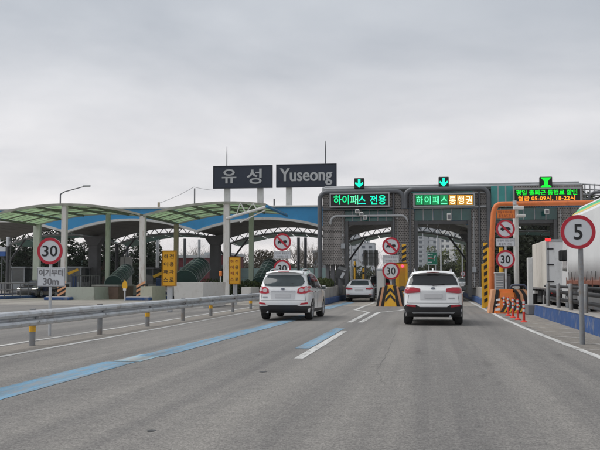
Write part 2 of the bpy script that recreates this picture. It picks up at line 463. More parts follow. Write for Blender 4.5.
LETTER = mat('pale grey lettering', (0.44, 0.45, 0.46), 0.5, 0, 0.06, 2)
LED_BK = mat('led panel black', (0.008, 0.010, 0.010), 0.5, 0, 0.1, 4)
LED_GB = mat('led panel dim green', (0.005, 0.05, 0.02), 0.5, 0, 0.1, 4, emit=(0.0, 0.30, 0.09), estr=0.55)
LED_OB = mat('led panel dim amber', (0.07, 0.03, 0.005), 0.5, 0, 0.1, 4, emit=(0.62, 0.28, 0.02), estr=0.75)
LED_G = mat('green led', (0.0, 0.3, 0.12), 0.5, 0, 0.02, 4, emit=(0.0, 0.95, 0.30), estr=1.0)
LED_C = mat('cyan green led', (0.0, 0.3, 0.2), 0.5, 0, 0.02, 4, emit=(0.0, 0.98, 0.52), estr=1.0)
LED_P = mat('pale green led', (0.1, 0.4, 0.2), 0.5, 0, 0.02, 4, emit=(0.10, 0.95, 0.42), estr=1.0)
LED_G2 = mat('pure green led', (0.0, 0.3, 0.02), 0.5, 0, 0.02, 4, emit=(0.0, 0.85, 0.03), estr=1.0)
LED_O = mat('orange led', (0.4, 0.1, 0.0), 0.5, 0, 0.02, 4, emit=(1.0, 0.32, 0.02), estr=1.1)
LED_W = mat('white led', (0.4, 0.4, 0.3), 0.5, 0, 0.02, 4, emit=(1.0, 0.86, 0.55), estr=1.2)
LED_R = mat('red lamp lit', (0.5, 0.0, 0.0), 0.4, 0, 0.02, 4, emit=(1.0, 0.03, 0.03), estr=1.2)
LED_PK = mat('pink lamp lit', (0.5, 0.0, 0.1), 0.4, 0, 0.02, 4, emit=(1.0, 0.10, 0.22), estr=1.0)
HEADL = mat('headlamp lit', (0.6, 0.6, 0.55), 0.3, 0, 0.02, 4, emit=(1.0, 0.95, 0.8), estr=1.6)
WALL_LAMP = mat('white fixture', (0.6, 0.6, 0.58), 0.5, 0, 0.05, 3)
# vehicles
PAINT_W = mat('white car paint', (0.82, 0.83, 0.83), 0.28, 0, 0.02, 1.0, coat=0.6, dirt=(0.72, 0.71, 0.69), dirt_amt=0.2, dscale=2)
PAINT_S = mat('pearl car paint', (0.74, 0.76, 0.78), 0.3, 0, 0.02, 1.0, coat=0.6)
PAINT_K = mat('black car paint', (0.012, 0.013, 0.015), 0.2, 0, 0.1, 1.0, coat=0.8)
GLASS = mat('tinted car glass', (0.012, 0.014, 0.016), 0.06, 0, 0.1, 1.0, spec=0.6)
GLASS_L = mat('smoked rear glass', (0.045, 0.06, 0.065), 0.08, 0, 0.3, 1.2, spec=0.6)
CLAD = mat('black plastic cladding', (0.022, 0.022, 0.024), 0.6, 0, 0.1, 3)
RUBBER = mat('tyre rubber', (0.016, 0.016, 0.017), 0.85, 0, 0.15, 4)
ALLOY = mat('alloy rim', (0.45, 0.46, 0.48), 0.3, 0.7, 0.06, 3)
CHROME = mat('chrome strip', (0.6, 0.61, 0.63), 0.18, 0.9, 0.03, 3)
LAMP = mat('red tail lamp', (0.30, 0.014, 0.025), 0.15, 0, 0.08, 6, coat=0.5, emit=(0.5, 0.0, 0.02), estr=0.04)
LAMP_B = mat('bright red lamp ring', (0.42, 0.02, 0.04), 0.15, 0, 0.08, 6, emit=(0.8, 0.02, 0.03), estr=0.03)
LAMP_C = mat('clear lamp lens', (0.55, 0.45, 0.46), 0.15, 0, 0.08, 6, coat=0.5)
PLATE = mat('blank licence plate', (0.52, 0.52, 0.53), 0.45, 0, 0.03, 3)
TRUCK_W = mat('cream truck panel', (0.74, 0.71, 0.65), 0.45, 0, 0.05, 1.0, 0, 1, (0.58, 0.55, 0.49), 0.35, 1.2)
TRUCK_S = mat('white truck door', (0.68, 0.69, 0.69), 0.4, 0, 0.04, 1.0, 0, 1, (0.42, 0.42, 0.41), 0.3, 1.2)
TARP = mat('white tarpaulin', (0.72, 0.73, 0.73), 0.5, 0, 0.06, 0.8, 0.45, 2.2)
TARP_T = mat('white truck sheet top', (0.68, 0.69, 0.69), 0.5, 0, 0.04, 0.8)
TARP_G = mat('green stripe sheet', (0.04, 0.50, 0.20), 0.5, 0, 0.06, 1)
TARP_Y = mat('yellow stripe sheet', (0.66, 0.50, 0.10), 0.5, 0, 0.06, 1)
RUST = mat('rust red truck rail', (0.21, 0.075, 0.045), 0.7, 0, 0.2, 2.5)
CHASSIS = mat('truck chassis', (0.02, 0.021, 0.023), 0.6, 0.2, 0.2, 3)
# nature and background
CONIFER = leaf_mat('conifer needles', (0.036, 0.052, 0.034), 0.4, 0.25)
BUSH = leaf_mat('hedge leaves', (0.055, 0.075, 0.028), 0.55, 0.3)
SPRING = leaf_mat('spring leaves', (0.11, 0.13, 0.05), 0.5, 0.4)
WOODS = leaf_mat('wooded hill leaves', (0.05, 0.06, 0.035), 0.5, 0.2)
TWIG = mat('bare twigs', (0.13, 0.11, 0.09), 0.85, 0, 0.2, 3)
BARK = mat('bark', (0.09, 0.075, 0.06), 0.9, 0, 0.25, 3, 0.4, 10)
TERRAIN = mat('scrubby ground', (0.10, 0.095, 0.06), 0.95, 0, 0.3, 0.05, 0.3, 3)
APT = mat('apartment wall', (0.74, 0.74, 0.73), 0.8, 0, 0.05, 0.05)
APT_G = mat('grey apartment wall', (0.50, 0.52, 0.55), 0.8, 0, 0.05, 0.05)
APT_S = mat('grey apartment stripe', (0.38, 0.40, 0.43), 0.8, 0, 0.05, 0.05)
WIN = mat('far window', (0.10, 0.12, 0.145), 0.25, 0, 0.3, 0.3)
BRICK_R = mat('red brick wall', (0.22, 0.07, 0.045), 0.85, 0, 0.15, 1)
MAROON = mat('maroon wall', (0.13, 0.025, 0.032), 0.7, 0, 0.15, 1)
WALL_G = mat('grey render', (0.24, 0.25, 0.26), 0.8, 0, 0.1, 1)
GLASS_G = mat('green noise barrier', (0.20, 0.29, 0.28), 0.25, 0, 0.12, 0.6)
DOME = mat('dark green glazing', (0.012, 0.040, 0.034), 0.45, 0, 0.25, 1.5, spec=0.25)
DOME_R = mat('pale vault rib', (0.22, 0.27, 0.26), 0.5, 0.1, 0.1, 2)
BOOTH = mat('booth panel', (0.33, 0.35, 0.37), 0.5, 0, 0.08, 1)

# ------------------------------------------------------------------ ground
def sheet(name, x0, x1, y0, y1, z, m, label, cat, nx=1, ny=1):
    mb = MB()
    for i in range(nx+1):
        for j in range(ny+1): mb.v.append((x0+(x1-x0)*i/nx, y0+(y1-y0)*j/ny, z))
    for i in range(nx):
        for j in range(ny):
            a = i*(ny+1)+j; mb.f.append((a, a+ny+1, a+ny+2, a+1))
    o = mb.build(name, m); return tag(o, label, cat, None, 'structure')
sheet('ground', -1250, 1250, -100, 1850, -0.05, TERRAIN, 'scrubby ground reaching out to the horizon', 'ground')
sheet('road', -75, 18, -40, 420, 0.0, ASPH, 'grey worn asphalt road leading to the toll gates', 'road')
sheet('plaza_pavement', -74, 8.4, 49.5, 112, 0.003, CONC, 'pale concrete pavement under and before the toll gates', 'pavement')
sheet('road_shoulder', -8.95, -7.95, -20, 45, 0.003, SHOULDER, 'dusty brown shoulder strip under the guard rail', 'shoulder')

def line(name, pts, w, m, label, z=0.005, group=None):
    """Flat painted strip along a polyline on the road."""
    mb = MB(); src = [Vector((p[0], p[1], 0)) for p in pts]; pts = []
    for a, b in zip(src, src[1:]):
        k = max(1, int((b-a).length/.22)); pts += [a.lerp(b, q/k) for q in range(k)]
    pts.append(src[-1]); rng = random.Random(int(abs(src[0].x*100)+abs(src[0].y*10)))
    for i, p in enumerate(pts):
        d = (pts[min(i+1, len(pts)-1)] - pts[max(i-1, 0)]).normalized(); s = Vector((d.y, -d.x, 0))*w/2
        ja, jb = 1+rng.uniform(-.035, .035)/max(w, .15)*.4, 1+rng.uniform(-.035, .035)/max(w, .15)*.4
        mb.v += [(p.x-s.x*ja, p.y-s.y*ja, z), (p.x+s.x*jb, p.y+s.y*jb, z)]
    mb.f = [(2*i, 2*i+1, 2*i+3, 2*i+2) for i in range(len(pts)-1)]
    return tag(mb.build(name, m), label, 'road marking', group, 'structure')
def g2(u, v): p = G(u, v); return (p.x, p.y)
line('edge_line', [(-7.85, -15), (-7.85, 60)], 0.16, WHITE_LINE, 'white edge line just right of the guard rail')
line('edge_line', [(-9.15, -15), (-9.15, 47)], 0.15, WHITE_LINE, 'white edge line beyond the guard rail')
line('lane_band', [(-5.33, -8), (-5.3, 15.2)], 0.56, BLUE_LINE, 'wide blue guide line, nearest stretch at lower left')
line('lane_band', [(-5.22, 15.28), (-5.18, 16.7)], 0.50, PALE_BLUE, 'pale worn joint between two stretches of blue guide line')
line('lane_band', [(-5.12, 16.3), (-4.86, 29), (-4.9, 36)], 0.50, BLUE_LINE, 'wide blue guide line running up to the left white suv', z=0.007)
line('lane_band', [(-5.1, 44), (-4.9, 58)], 0.62, BLUE_LINE, 'blue guide line continuing ahead of the left white suv', z=0.007)
line('lane_dash', [(-2.33, 16.2), (-2.31, 25.0)], 0.17, WHITE_LINE, 'white dash beside a blue band between the two lanes')
line('lane_dash_band', [(-2.60, 18.6), (-2.58, 26.5)], 0.30, BLUE_LINE, 'short blue band beside the white lane dash')
line('gore_line', [(-2.62, 30.2), (-2.58, 39.6), (-3.45, 43), (-3.38, 60)], 0.17, WHITE_LINE, 'white gore line bending left round the striped island nose')
line('gore_line', [(-2.25, 30.2), (-2.15, 39.6), (-1.3, 42.5), (-0.75, 48)], 0.17, WHITE_LINE, 'white gore line bending right round the striped island nose')
line('edge_line', [(3.25, 2), (3.12, 17), (2.85, 26), (2.72, 34), (2.70, 75)], 0.16, WHITE_LINE, 'white edge line along the right side of our lane')
for i, y in enumerate((18.5, 20.6, 22.8, 25.0, 27.3, 29.6, 32.0, 34.4)):
    line('hatch_stripe', [(3.0 - 0.012*(y-20), y+0.9), (4.12, y-0.2)], 0.20, FAINT_LINE, 'worn white diagonal stripe on the strip before the blue wall', 0.0065, 'hatch stripes on the right verge')
sheet('verge_strip', 3.05, 4.3, -5, 37.5, 0.0035, SHOULDER, 'dusty verge between the edge line and the blue wall', 'verge')
# cracks and small tar patches in the asphalt
TAR = mat('tar seal', (0.135, 0.13, 0.123), 0.7, 0, 0.3, 6)
def crack(pts, w, label):
    mb = MB(); rng = random.Random(len(pts)*7+int(w*1000))
    P2 = []
    for (a, b) in zip(pts, pts[1:]):
        for k in range(10):
            t = k/10; P2.append((a[0]+(b[0]-a[0])*t+rng.uniform(-.025, .025), a[1]+(b[1]-a[1])*t))
    for i, p in enumerate(P2):
        ww = w*rng.uniform(.3, 1.1); mb.v += [(p[0]-ww, p[1], .003), (p[0]+ww, p[1], .003)]
    mb.f = [(2*i, 2*i+1, 2*i+3, 2*i+2) for i in range(len(P2)-1)]
    tag(mb.build('road_crack', TAR), label, 'crack', None, 'structure')
crack([g2(395, 333), g2(388, 350), g2(377, 372), g2(384, 384)], 0.005, 'dark sealed crack running down the middle of our lane')
crack([g2(20, 372), g2(90, 371), g2(170, 366)], 0.010, 'thin crack across the lane beside the blue line')
crack([g2(200, 345), g2(242, 344)], 0.010, 'thin short crack near the blue line joint')
def blot(u, v, rx, ry, label):
    p = G(u, v); rng = random.Random(int(u)); mb = MB()
    mb.v = [(p.x+rx*math.cos(t/14*6.283)*rng.uniform(.7, 1.1), p.y+ry*math.sin(t/14*6.283)*rng.uniform(.7, 1.1), .003) for t in range(14)]
    mb.f = [tuple(range(14))]
    tag(mb.build('tar_spot', mat('wet tar', (.03, .03, .03), .5)), label, 'tar spot', None, 'structure')
blot(151, 431, .045, .06, 'small black tar spot on asphalt, nearest the viewer')
blot(263, 372, .06, .09, 'small black tar spot between the blue line and the dash')

# ------------------------------------------------------------------ toll plaza: blue arched canopy behind everything
PITCHX, HALF = 11.75, 5.875
VALLEYS = [-43.1, -31.35, -19.6, -7.85, 3.9, 15.65]
ZV, ZP, ZT = 5.68, 6.72, 7.55
def arc_z(x, c, zv=ZV, zp=ZP, h=HALF): return zv + (zp-zv)*(1-((x-c)/h)**2)
canopy = thing('toll_canopy', (0, 80, 0), 'long blue fascia toll canopy with scalloped white edge and dark ceiling', 'canopy')
for a, b in zip(VALLEYS, VALLEYS[1:]):
    c = (a+b)/2; xs = [a + (b-a)*k/24 for k in range(25)]
    poly = [(a, ZT)] + [(x, arc_z(x, c)) for x in xs] + [(b, ZT)]
    MB().prism(poly, 'y', 75.0, 75.25).build('fascia', BLUE_F, canopy)
    t = MB(); n = len(xs)
    for i, x in enumerate(xs):
        z = arc_z(x, c); t.v += [(x, 74.9, z-.20), (x, 74.9, z+.02), (x, 75.4, z+.02), (x, 75.4, z-.20)]
    for i in range(n-1):
        t.f += [(4*i+k, 4*i+(k+1) % 4, 4*i+4+(k+1) % 4, 4*i+4+k) for k in range(4)]
    t.f += [(0, 1, 2, 3), tuple(4*(n-1)+k for k in (3, 2, 1, 0))]
    t.build('arch_trim', WHITE_T, canopy, 40)
    for k in range(12):                       # ceiling strips following the arch
        x0, x1 = xs[2*k]+.02, xs[2*k+2]-.02
        MB().add([(x0, 75.4, arc_z(x0, c)-.10), (x1, 75.4, arc_z(x1, c)-.10), (x1, 88, arc_z(x1, c)-.10), (x0, 88, arc_z(x0, c)-.10),
                  (x0, 75.4, arc_z(x0, c)), (x1, 75.4, arc_z(x1, c)), (x1, 88, arc_z(x1, c)), (x0, 88, arc_z(x0, c))],
                 [(0,3,2,1),(4,5,6,7),(0,1,5,4),(1,2,6,5),(2,3,7,6),(3,0,4,7)]).build('ceiling_panel', SOFFIT, canopy)
    # rear lattice arch
    up, lo = MB(), MB()
    up.tube([(x, 88.2, arc_z(x, c)+.05) for x in xs], .11, 6); lo.tube([(x, 88.2, arc_z(x, c)-.62) for x in xs], .10, 6)
    up.build('arch_chord', RIBM if c < -40 else PIPE_L, canopy, 60); lo.build('arch_chord', PIPE_L, canopy, 60)
    for k in range(0, 24, 2):
        MB().bar((xs[k], 88.2, arc_z(xs[k], c)), (xs[k+1], 88.2, arc_z(xs[k+1], c)-.6), .07).build('arch_web', FRAME_D, canopy)
        MB().bar((xs[k+1], 88.2, arc_z(xs[k+1], c)-.6), (xs[k+2], 88.2, arc_z(xs[k+2], c)), .07).build('arch_web', FRAME_D, canopy)
    # teal roofing sheets behind the lattice
    for k in range(8):
        x0, x1 = xs[3*k]+.06, xs[3*k+3]-.06
        z0, z1 = arc_z(x0, c)-.5, arc_z(x1, c)-.5
        MB().add([(x0, 88.6, z0), (x1, 88.6, z1), (x1, 93, z1-.25), (x0, 93, z0-.25), (x0, 88.6, z0+.04), (x1, 88.6, z1+.04), (x1, 93, z1-.21), (x0, 93, z0-.21)],
                 [(0,3,2,1),(4,5,6,7),(0,1,5,4),(1,2,6,5),(2,3,7,6),(3,0,4,7)]).build('roofing_sheet', TEAL_P, canopy)
MB().box(VALLEYS[0], VALLEYS[-1], 75.3, 88, ZT-.25, ZT-.02).build('roof_deck', ROOFG, canopy)
MB().box(VALLEYS[0], VALLEYS[-1], 74.85, 75.5, ZT, ZT+.16, .03).build('roof_edge', WHITE_T, canopy)
for x in VALLEYS:
    p = MB().box(x-.45, x+.45, 81.5, 82.5, 0, 4.7, .06).build('pillar', PILLAR, canopy)
    MB().prism([(x-.45, 4.7), (x+.45, 4.7), (x+1.05, 5.55), (x-1.05, 5.55)], 'y', 81.45, 82.55).build('pillar_head', PILLAR, p)
    for s in (-1, 1):
        MB().tube([(x+.2*s, 88.1, 3.3), (x+.9*s, 88.1, 4.3), (x+1.9*s, 88.1, arc_z(x+1.9*s, x+HALF*s)-.62)], .10, 6).build('branch_brace', PIPE, canopy, 60)
    MB().tube([(x, 88.1, 0), (x, 88.1, 5.1)], .17, 10).build('rear_column', PIPE, canopy, 60)

# name boards standing on the roof
def name_board(u0, u1, v0, v1, txt, label, posts, rod_u, rod_v, tw, th, tc_):
    Y = 76.5
    a, b = at(u0, v1, Y), at(u1, v0, Y)
    t = thing('name_board', ((a.x+b.x)/2, Y, ZT), label, 'sign')
    MB().box(a.x, b.x, Y-.12, Y+.12, a.z, b.z, .02).build('panel', NAVY, t)
    MB().rect_ring(a.x, b.x, a.z, b.z, Y-.16, Y+.1, .055).build('frame', mat('dark navy edge', (.03, .035, .05), .5), t)
    for (s, cu, cv, wpx, hpx) in txt:
        p = at(cu, cv, Y)
        m = MB()
        for q in (-1, 0, 1): text(m, s, p.x+.028*q, p.z, Y-.16-.004*(q+1), wpx*Y/F, hpx*Y/F, .007)
        m.build('lettering', LETTER, t)
    for pu in posts:
        x = PX(pu, Y)
        MB().box(x-.26, x+.26, Y+.13, Y+.5, ZT-.05, b.z-.2, .03).build('post', WHITE_T, t)
    rx = PX(rod_u, Y)
    MB().tube([(rx, Y+.3, b.z-.3), (rx, Y+.3, PZ(rod_v+8, Y)), (rx, Y+.3, PZ(rod_v, Y))], [.05, .045, .02], 6).build('lightning_rod', PIPE, t)
name_board(214, 272, 165.8, 188.2, [('유', 229.5, 176.5, 14.5, 14.5), ('성', 254.5, 176.5, 15, 15.5)],
           'navy name board with two pale korean letters on the roof', (226, 259.5), 225.5, 142, 0, 0, 0)
name_board(277, 336, 164.3, 187.2, [('Yuseong', 306.2, 176.8, 53, 17.5)],
           'navy name board reading Yuseong on the roof', (288.5, 330), 325.3, 138, 0, 0, 0)
# thin roof antennas
for u, vt, lab in ((194, 185, 'thin tall roof mast left of the navy name boards'), (158, 199, 'short brown roof stub left of the thin mast'), (274, 197, 'thin short roof rod between the two name boards')):
    x = PX(u, 78); MB().tube([(x, 78, ZT-.05), (x, 78, PZ(vt, 78))], .07 if u != 158 else .12, 6).build('roof_mast', POST_B if u == 158 else PIPE, None, 60, (x, 78, ZT))
    tag(bpy.data.objects[[o.name for o in COL.objects][-1]], lab, 'mast')
def wire(p, q, sag, label):
    pts = [Vector(p).lerp(Vector(q), k/10) - Vector((0, 0, sag*4*(k/10)*(1-k/10))) for k in range(11)]
    tag(MB().tube(pts, .018, 4).build('overhead_wire', PIPE, None, None, p), label, 'wire')
wire(at(194, 187, 78), at(158, 189, 78) if False else (PX(158, 78), 78, PZ(200, 78)), .1, 'thin wire sloping from the roof mast to the brown stub')
wire(at(194, 187, 78), (PX(214, 76.5), 76.7, PZ(187, 76.5)), .05, 'thin wire from the roof mast to the name board')

# rear steel posts standing behind the plaza
for u, Y, lab in ((127, 95, 'grey steel post behind the plaza near the white cabinet'), (157, 96, 'silver steel post behind the plaza left of the amber board'), (184.5, 95, 'thin grey post behind the plaza right of the amber board'),
               (199, 97, 'silver steel post beside the big grey pillar'), (298.5, 94, 'thin grey post behind, left one of a close pair'), (305.5, 94, 'thin grey post behind, right one of a close pair')):
    x = PX(u, Y)
    t = thing('steel_post', (x, Y, 0), lab, 'post', 'steel posts behind the plaza')
    MB().tube([(x, Y, 0), (x, Y, 5.9)], .16, 8).build('shaft', STEEL if u in (157, 199) else PIPE, t, 60)
    MB().box(x-.3, x+.3, Y-.3, Y+.3, 0, .08, .02).build('base_plate', STEEL_D, t)
# street lamp far left
x = PX(59, 96)
t = thing('street_lamp', (x, 96, 0), 'tall grey street lamp with a long arm above the green canopy', 'street lamp')
MB().tube([(x, 96, 0), (x, 96, 6), (x, 96, PZ(189, 96))], [.14, .11, .08], 8).build('pole', PIPE, t, 60)
MB().tube([(x, 96, PZ(189, 96)), (x+.5, 96, PZ(186.5, 96)), (PX(83, 96), 96, PZ(181.2, 96))], [.07, .06, .05], 8).build('arm', PIPE, t, 60)
MB().box(PX(82, 96), PX(89, 96), 95.85, 96.15, PZ(181.6, 96), PZ(179.8, 96), .05).build('lamp_head', PIPE_L, t)
# ------------------------------------------------------------------ green arched lane canopies in front of the plaza
CF, CB = 62.0, 71.0
GH = 6.05
def green_canopy(c, x0, x1, label, posts):
    t = thing('green_canopy', (c, CF, 0), label, 'canopy', 'green arched lane canopies')
    Z = lambda x: 6.0 + .86*(1-((x-c)/GH)**2)
    nx = max(3, round((x1-x0)/1.95)); ny = 9
    for i in range(nx):
        for j in range(ny):
            a, b = x0+(x1-x0)*i/nx+.04, x0+(x1-x0)*(i+1)/nx-.04
            p, q = CF+(CB-CF)*j/ny+.04, CF+(CB-CF)*(j+1)/ny-.04
            za, zb = Z(a)+.05, Z(b)+.05
            MB().add([(a, p, za), (b, p, zb), (b, q, zb), (a, q, za)], [(0, 1, 2, 3)]).build('roof_panel', POLY, t)
    xs = [x0+(x1-x0)*k/16 for k in range(17)]
    def arch(y, w, h, m, nm, dz=0.0):
        mb = MB(); n = len(xs)
        for x in xs:
            z = Z(x)+dz; mb.v += [(x, y-w/2, z-h), (x, y-w/2, z), (x, y+w/2, z), (x, y+w/2, z-h)]
        for i in range(n-1): mb.f += [(4*i+k, 4*i+(k+1) % 4, 4*i+4+(k+1) % 4, 4*i+4+k) for k in range(4)]
        mb.f += [(0, 1, 2, 3), tuple(4*(n-1)+k for k in (3, 2, 1, 0))]
        mb.build(nm, m, t, 40)
    arch(CF-.06, .10, .17, RIM_C, 'edge_arch', .10)
    arch(CB+.06, .10, .17, RIM_C, 'edge_arch', .10)
    for j in range(1, ny): arch(CF+(CB-CF)*j/ny, .06 if j % 3 == 0 else .035, .10 if j % 3 == 0 else .03, RIBM, 'arch_rib', .045)
    for i in range(nx+1):
        x = x0+(x1-x0)*i/nx; z = Z(x)
        w = .10
        MB().box(x-w/2, x+w/2, CF, CB, z-.11, z+.045).build('purlin', RIBM, t)
    for (px, py, m, w, stripe) in posts:
        z = Z(max(x0, min(x1, px)))
        if m is POST_W:
            p = MB().box(px-w, px+w, py-.2+.2, py+.4, .25, z-.02 if px != c or True else z, .03).build('post', m, t)
        else:
            p = MB().box(px-w, px+w, py-.15-.35, py+.15-.35, .25, z-.05, .03).build('post', m, t)
        if stripe:
            s = MB(); k = MB()
            s.box(px-w-.12, px+w+.12, py-.14, py+.52, .2, 1.12, .02); s.build('post_base', BLACK, p)
            for q in range(3):
                zz = .22 + q*.32
                MB().prism([(px-w-.13, zz), (px+w+.13, zz+.34), (px+w+.13, zz+.50), (px-w-.13, zz+.16)], 'y', py-.16, py-.139).build('base_stripe', PEACH, p)
    return t
gl = green_canopy(-26.1, -32.1, -20.35, 'green arched lane canopy at far left over the 30 sign', [(-26.1, CF, POST_W, .18, 1), (-25.9, CB, POST_G, .17, 0), (-32.0, CB, POST_G, .3, 1)])
gr = green_canopy(-14.05, -20.1, -11.2, 'green arched lane canopy ending in a white truss below the name boards', [(-20.2, CF, POST_W, .20, 1), (-14.05, CF, POST_W, .21, 0), (-20.15, CB, POST_B, .17, 0), (-13.95, CB, POST_G, .19, 0)])
# white truss on the open end of the right canopy
Zr = lambda x: 6.0 + .86*(1-((x+14.05)/GH)**2)
MB().tube([(-14.0, CF-.3, 5.72), (-11.2, CF-.3, 6.50)], .10, 6).build('truss_chord', WHITE_T, gr, 60)
MB().tube([(-13.0, CF-.3, 5.45), (-11.2, CF-.3, 6.28)], .05, 6).build('truss_chord', WHITE_T, gr, 60)
for xa, xb in ((-13.3, -13.0), (-12.6, -13.0), (-12.6, -12.1), (-11.8, -12.1)):
    za = 5.72+(xa+14)*.279
    MB().bar((xa, CF-.3, za), (xb, CF-.2, Zr(xb)), .06).build('truss_brace', WHITE_T, gr)
MB().tube([(-11.15, CF-.1, Zr(-11.2)-.1), (-11.15, CB, Zr(-11.2)-.1)], .11, 6).build('end_beam', BLUE_F, gr, 60)

# ------------------------------------------------------------------ left islands with their kerbs, booths and dark green vaults
def leaf_cloud(name, blobs, n, size, m, parent=None, kind=None, flat=1.0):
    """Small leaf-sized faces spread through lumps: blobs = (x, y, z, rx, ry, rz)."""
    w = np.array([b[3]*b[4]*b[5] for b in blobs])**.7; w /= w.sum()
    idx = RNG.choice(len(blobs), n, p=w); B = np.array(blobs)[idx]
    d = RNG.normal(size=(n, 3)); d /= np.linalg.norm(d, axis=1)[:, None]
    rad = RNG.uniform(.35, 1.08, n)**.6
    c = B[:, :3] + d*rad[:, None]*B[:, 3:6]
    a = RNG.normal(size=(n, 3)); a /= np.linalg.norm(a, axis=1)[:, None]
    a[:, 2] *= flat
    b = np.cross(a, RNG.normal(size=(n, 3))); b /= np.linalg.norm(b, axis=1)[:, None] + 1e-9
    s = size*RNG.uniform(.5, 1.35, n)[:, None]
    V = np.stack([c-a*s, c+b*s*.55, c+a*s, c-b*s*.55], 1).reshape(-1, 3)
    og = np.array(ORG[parent.name]) if parent is not None else np.zeros(3)
    V = V - og
    me = bpy.data.meshes.new(name)
    me.vertices.add(4*n); me.vertices.foreach_set('co', V.astype(np.float32).ravel())
    me.loops.add(4*n); me.loops.foreach_set('vertex_index', np.arange(4*n, dtype=np.int32))
    me.polygons.add(n); me.polygons.foreach_set('loop_start', np.arange(0, 4*n, 4, dtype=np.int32))
    me.update(calc_edges=True); me.materials.append(m)
    o = bpy.data.objects.new(name, me); COL.objects.link(o)
    if parent is not None: o.parent = parent
    if kind: o['kind'] = kind
    return o
def hedge(x0, x1, y0, y1, z0, z1, n, label, m=BUSH, size=.09):
    t = thing('hedge', ((x0+x1)/2, (y0+y1)/2, z0), label, 'hedge')
    bl = []; L_ = max(x1-x0, y1-y0); k = max(4, int(L_/.5))
    for i in range(k):
        f = (i+.5)/k
        cx = x0+(x1-x0)*f if x1-x0 > y1-y0 else (x0+x1)/2+random.uniform(-.1, .1)
        cy = y0+(y1-y0)*f if y1-y0 >= x1-x0 else (y0+y1)/2+random.uniform(-.1, .1)
        h = (z1-z0)*random.uniform(.75, 1.1)
        bl.append((cx, cy, z0+h*.5, min(.55, (x1-x0)/2), min(.6, (y1-y0)/2), h*.5))
    leaf_cloud('foliage', bl, n, size, m, t)
    st = MB()
    for i in range(k):
        b = bl[i]; st.tube([(b[0], b[1], z0-.02), (b[0]+.05, b[1], b[2])], .02, 5)
    st.build('stems', BARK, t)
    return t
def island(x, y0, y1, w, h, label, m=CONCRETE, kerb=.32):
    t = thing('toll_island', (x, y0, 0), label, 'island')
    MB().box(x-w/2, x+w/2, y0, y1, 0, h, .04).build('body', m, t)
    MB().box(x-w/2-.09, x+w/2+.09, y0-.09, y1+.05, 0, kerb, .03).build('painted_kerb', BLUE_K, t)
    return t
LEFT_I = [(-38.2, 'leftmost concrete toll island with a blue kerb'), (-32.0, 'concrete toll island beside the black car with headlights on'),
          (-26.0, 'pale concrete toll island behind the 30 metre plate'), (-20.1, 'concrete toll island under the rusty white post'), (-14.0, 'concrete toll island with a hedge behind the amber boards')]
for x, lab in LEFT_I:
    island(x, 60.8, 92, 1.7, .25, lab, CONCRETE, .2)
def block(name, x0, x1, y0, y1, h, m, label, cat='barrier', top=.8):
    w = (x1-x0)
    t = thing(name, ((x0+x1)/2, y0, 0), label, cat)
    mb = MB().prism([(x0, 0), (x1, 0), (x1-.03, h*.35), (x1-w*(1-top)*.5, h), (x0+w*(1-top)*.5, h), (x0+.03, h*.35)], 'y', y0, y1)
    mb.build('body', m, t)
    return t
block('concrete_block', PX(68, 62), PX(97, 62), 61.5, 65, .92, mat('pale green concrete', (.42, .45, .39), .8, 0, .1, 1.5, .2, 20, (.3, .3, .26), .4, 1.5), 'pale green concrete barrier block behind the 30 metre plate', top=.95)
b = block('planter_box', PX(100, 66), PX(125, 66), 64.5, 68, .95, BROWN, 'brown planter box below the dark green vault', 'planter', top=1.0)
MB().box(PX(100, 66)-.05, PX(125, 66)+.05, 64.4, 68, .95, 1.07, .02).build('coping', CONCRETE, b)
block('concrete_block', PX(143.5, 62), PX(156, 62), 61.2, 64.5, .98, CONC_C, 'cream concrete barrier block beside the striped white post', top=.9)
block('concrete_block', PX(176.5, 45), PX(206, 45), 44.5, 49.5, 1.30, CONC_W, 'big white concrete block behind the guard rail', top=1.0)
block('concrete_block', PX(244, 60), PX(254, 60), 59, 62, .95, CONC_W, 'small white concrete block beside the pale green post', top=.9)
hedge(-14.9, -11.6, 63.2, 64.4, .2, 1.55, 2600, 'green hedge below the second amber board')
hedge(-16.6, -15.0, 66, 67, .2, 1.5, 1200, 'green hedge beside the big grey pillar')
hedge(-23.2, -22.0, 84, 85, .2, 1.6, 800, 'dark low hedge among the booths')
# half round dark green stair vaults
def vault(x0, x1, y0, y1, z0, z1, r, label):
    t = thing('stair_vault', ((x0+x1)/2, y0, .25), label, 'stair cover', 'dark green half round stair covers')
    a, b = Vector((x0, y0, z0)), Vector((x1, y1, z1)); n = 12
    def ringp(f, rr):
        c = a.lerp(b, f); return [(c.x+rr*math.cos(math.pi*k/n), c.y, c.z+rr*math.sin(math.pi*k/n)) for k in range(n+1)]
    segs = 6
    for s in range(segs):
        A, B = ringp(s/segs+.006, r), ringp((s+1)/segs-.006, r)
        mb = MB(); mb.v = A+B; mb.f = [(k, k+1, n+2+k, n+1+k) for k in range(n)]
        o = mb.build('glazing', DOME, t, 40)
        md = o.modifiers.new('thickness', 'SOLIDIFY'); md.thickness = .03
    for s in range(segs+1):
        MB().tube(ringp(s/segs, r+.02), .02, 5).build('rib', DOME_R, t, 60)
    for q in (0, n//2, n):
        MB().tube([ringp(0, r+.01)[q], ringp(1, r+.01)[q]], .03, 5).build('rail', DOME_R, t, 60)
    e = MB(); e.v = ringp(.002, r-.02); e.f = [tuple(range(n+1))]; e.build('end_panel', DOME, t)
    MB().box(x0-r, x0+r, y0+.02, y1, .2, z0-.01, .02).build('plinth', CONCRETE, t)
vault(PX(113.5, 66), PX(126, 76), 66, 76, 1.02, 2.1, .72, 'dark green half round stair cover with ribs beside the rusty white post')
vault(PX(184.5, 66), PX(199, 76), 66, 76, 1.15, 2.35, 1.0, 'dark green half round stair cover with ribs above the white block')
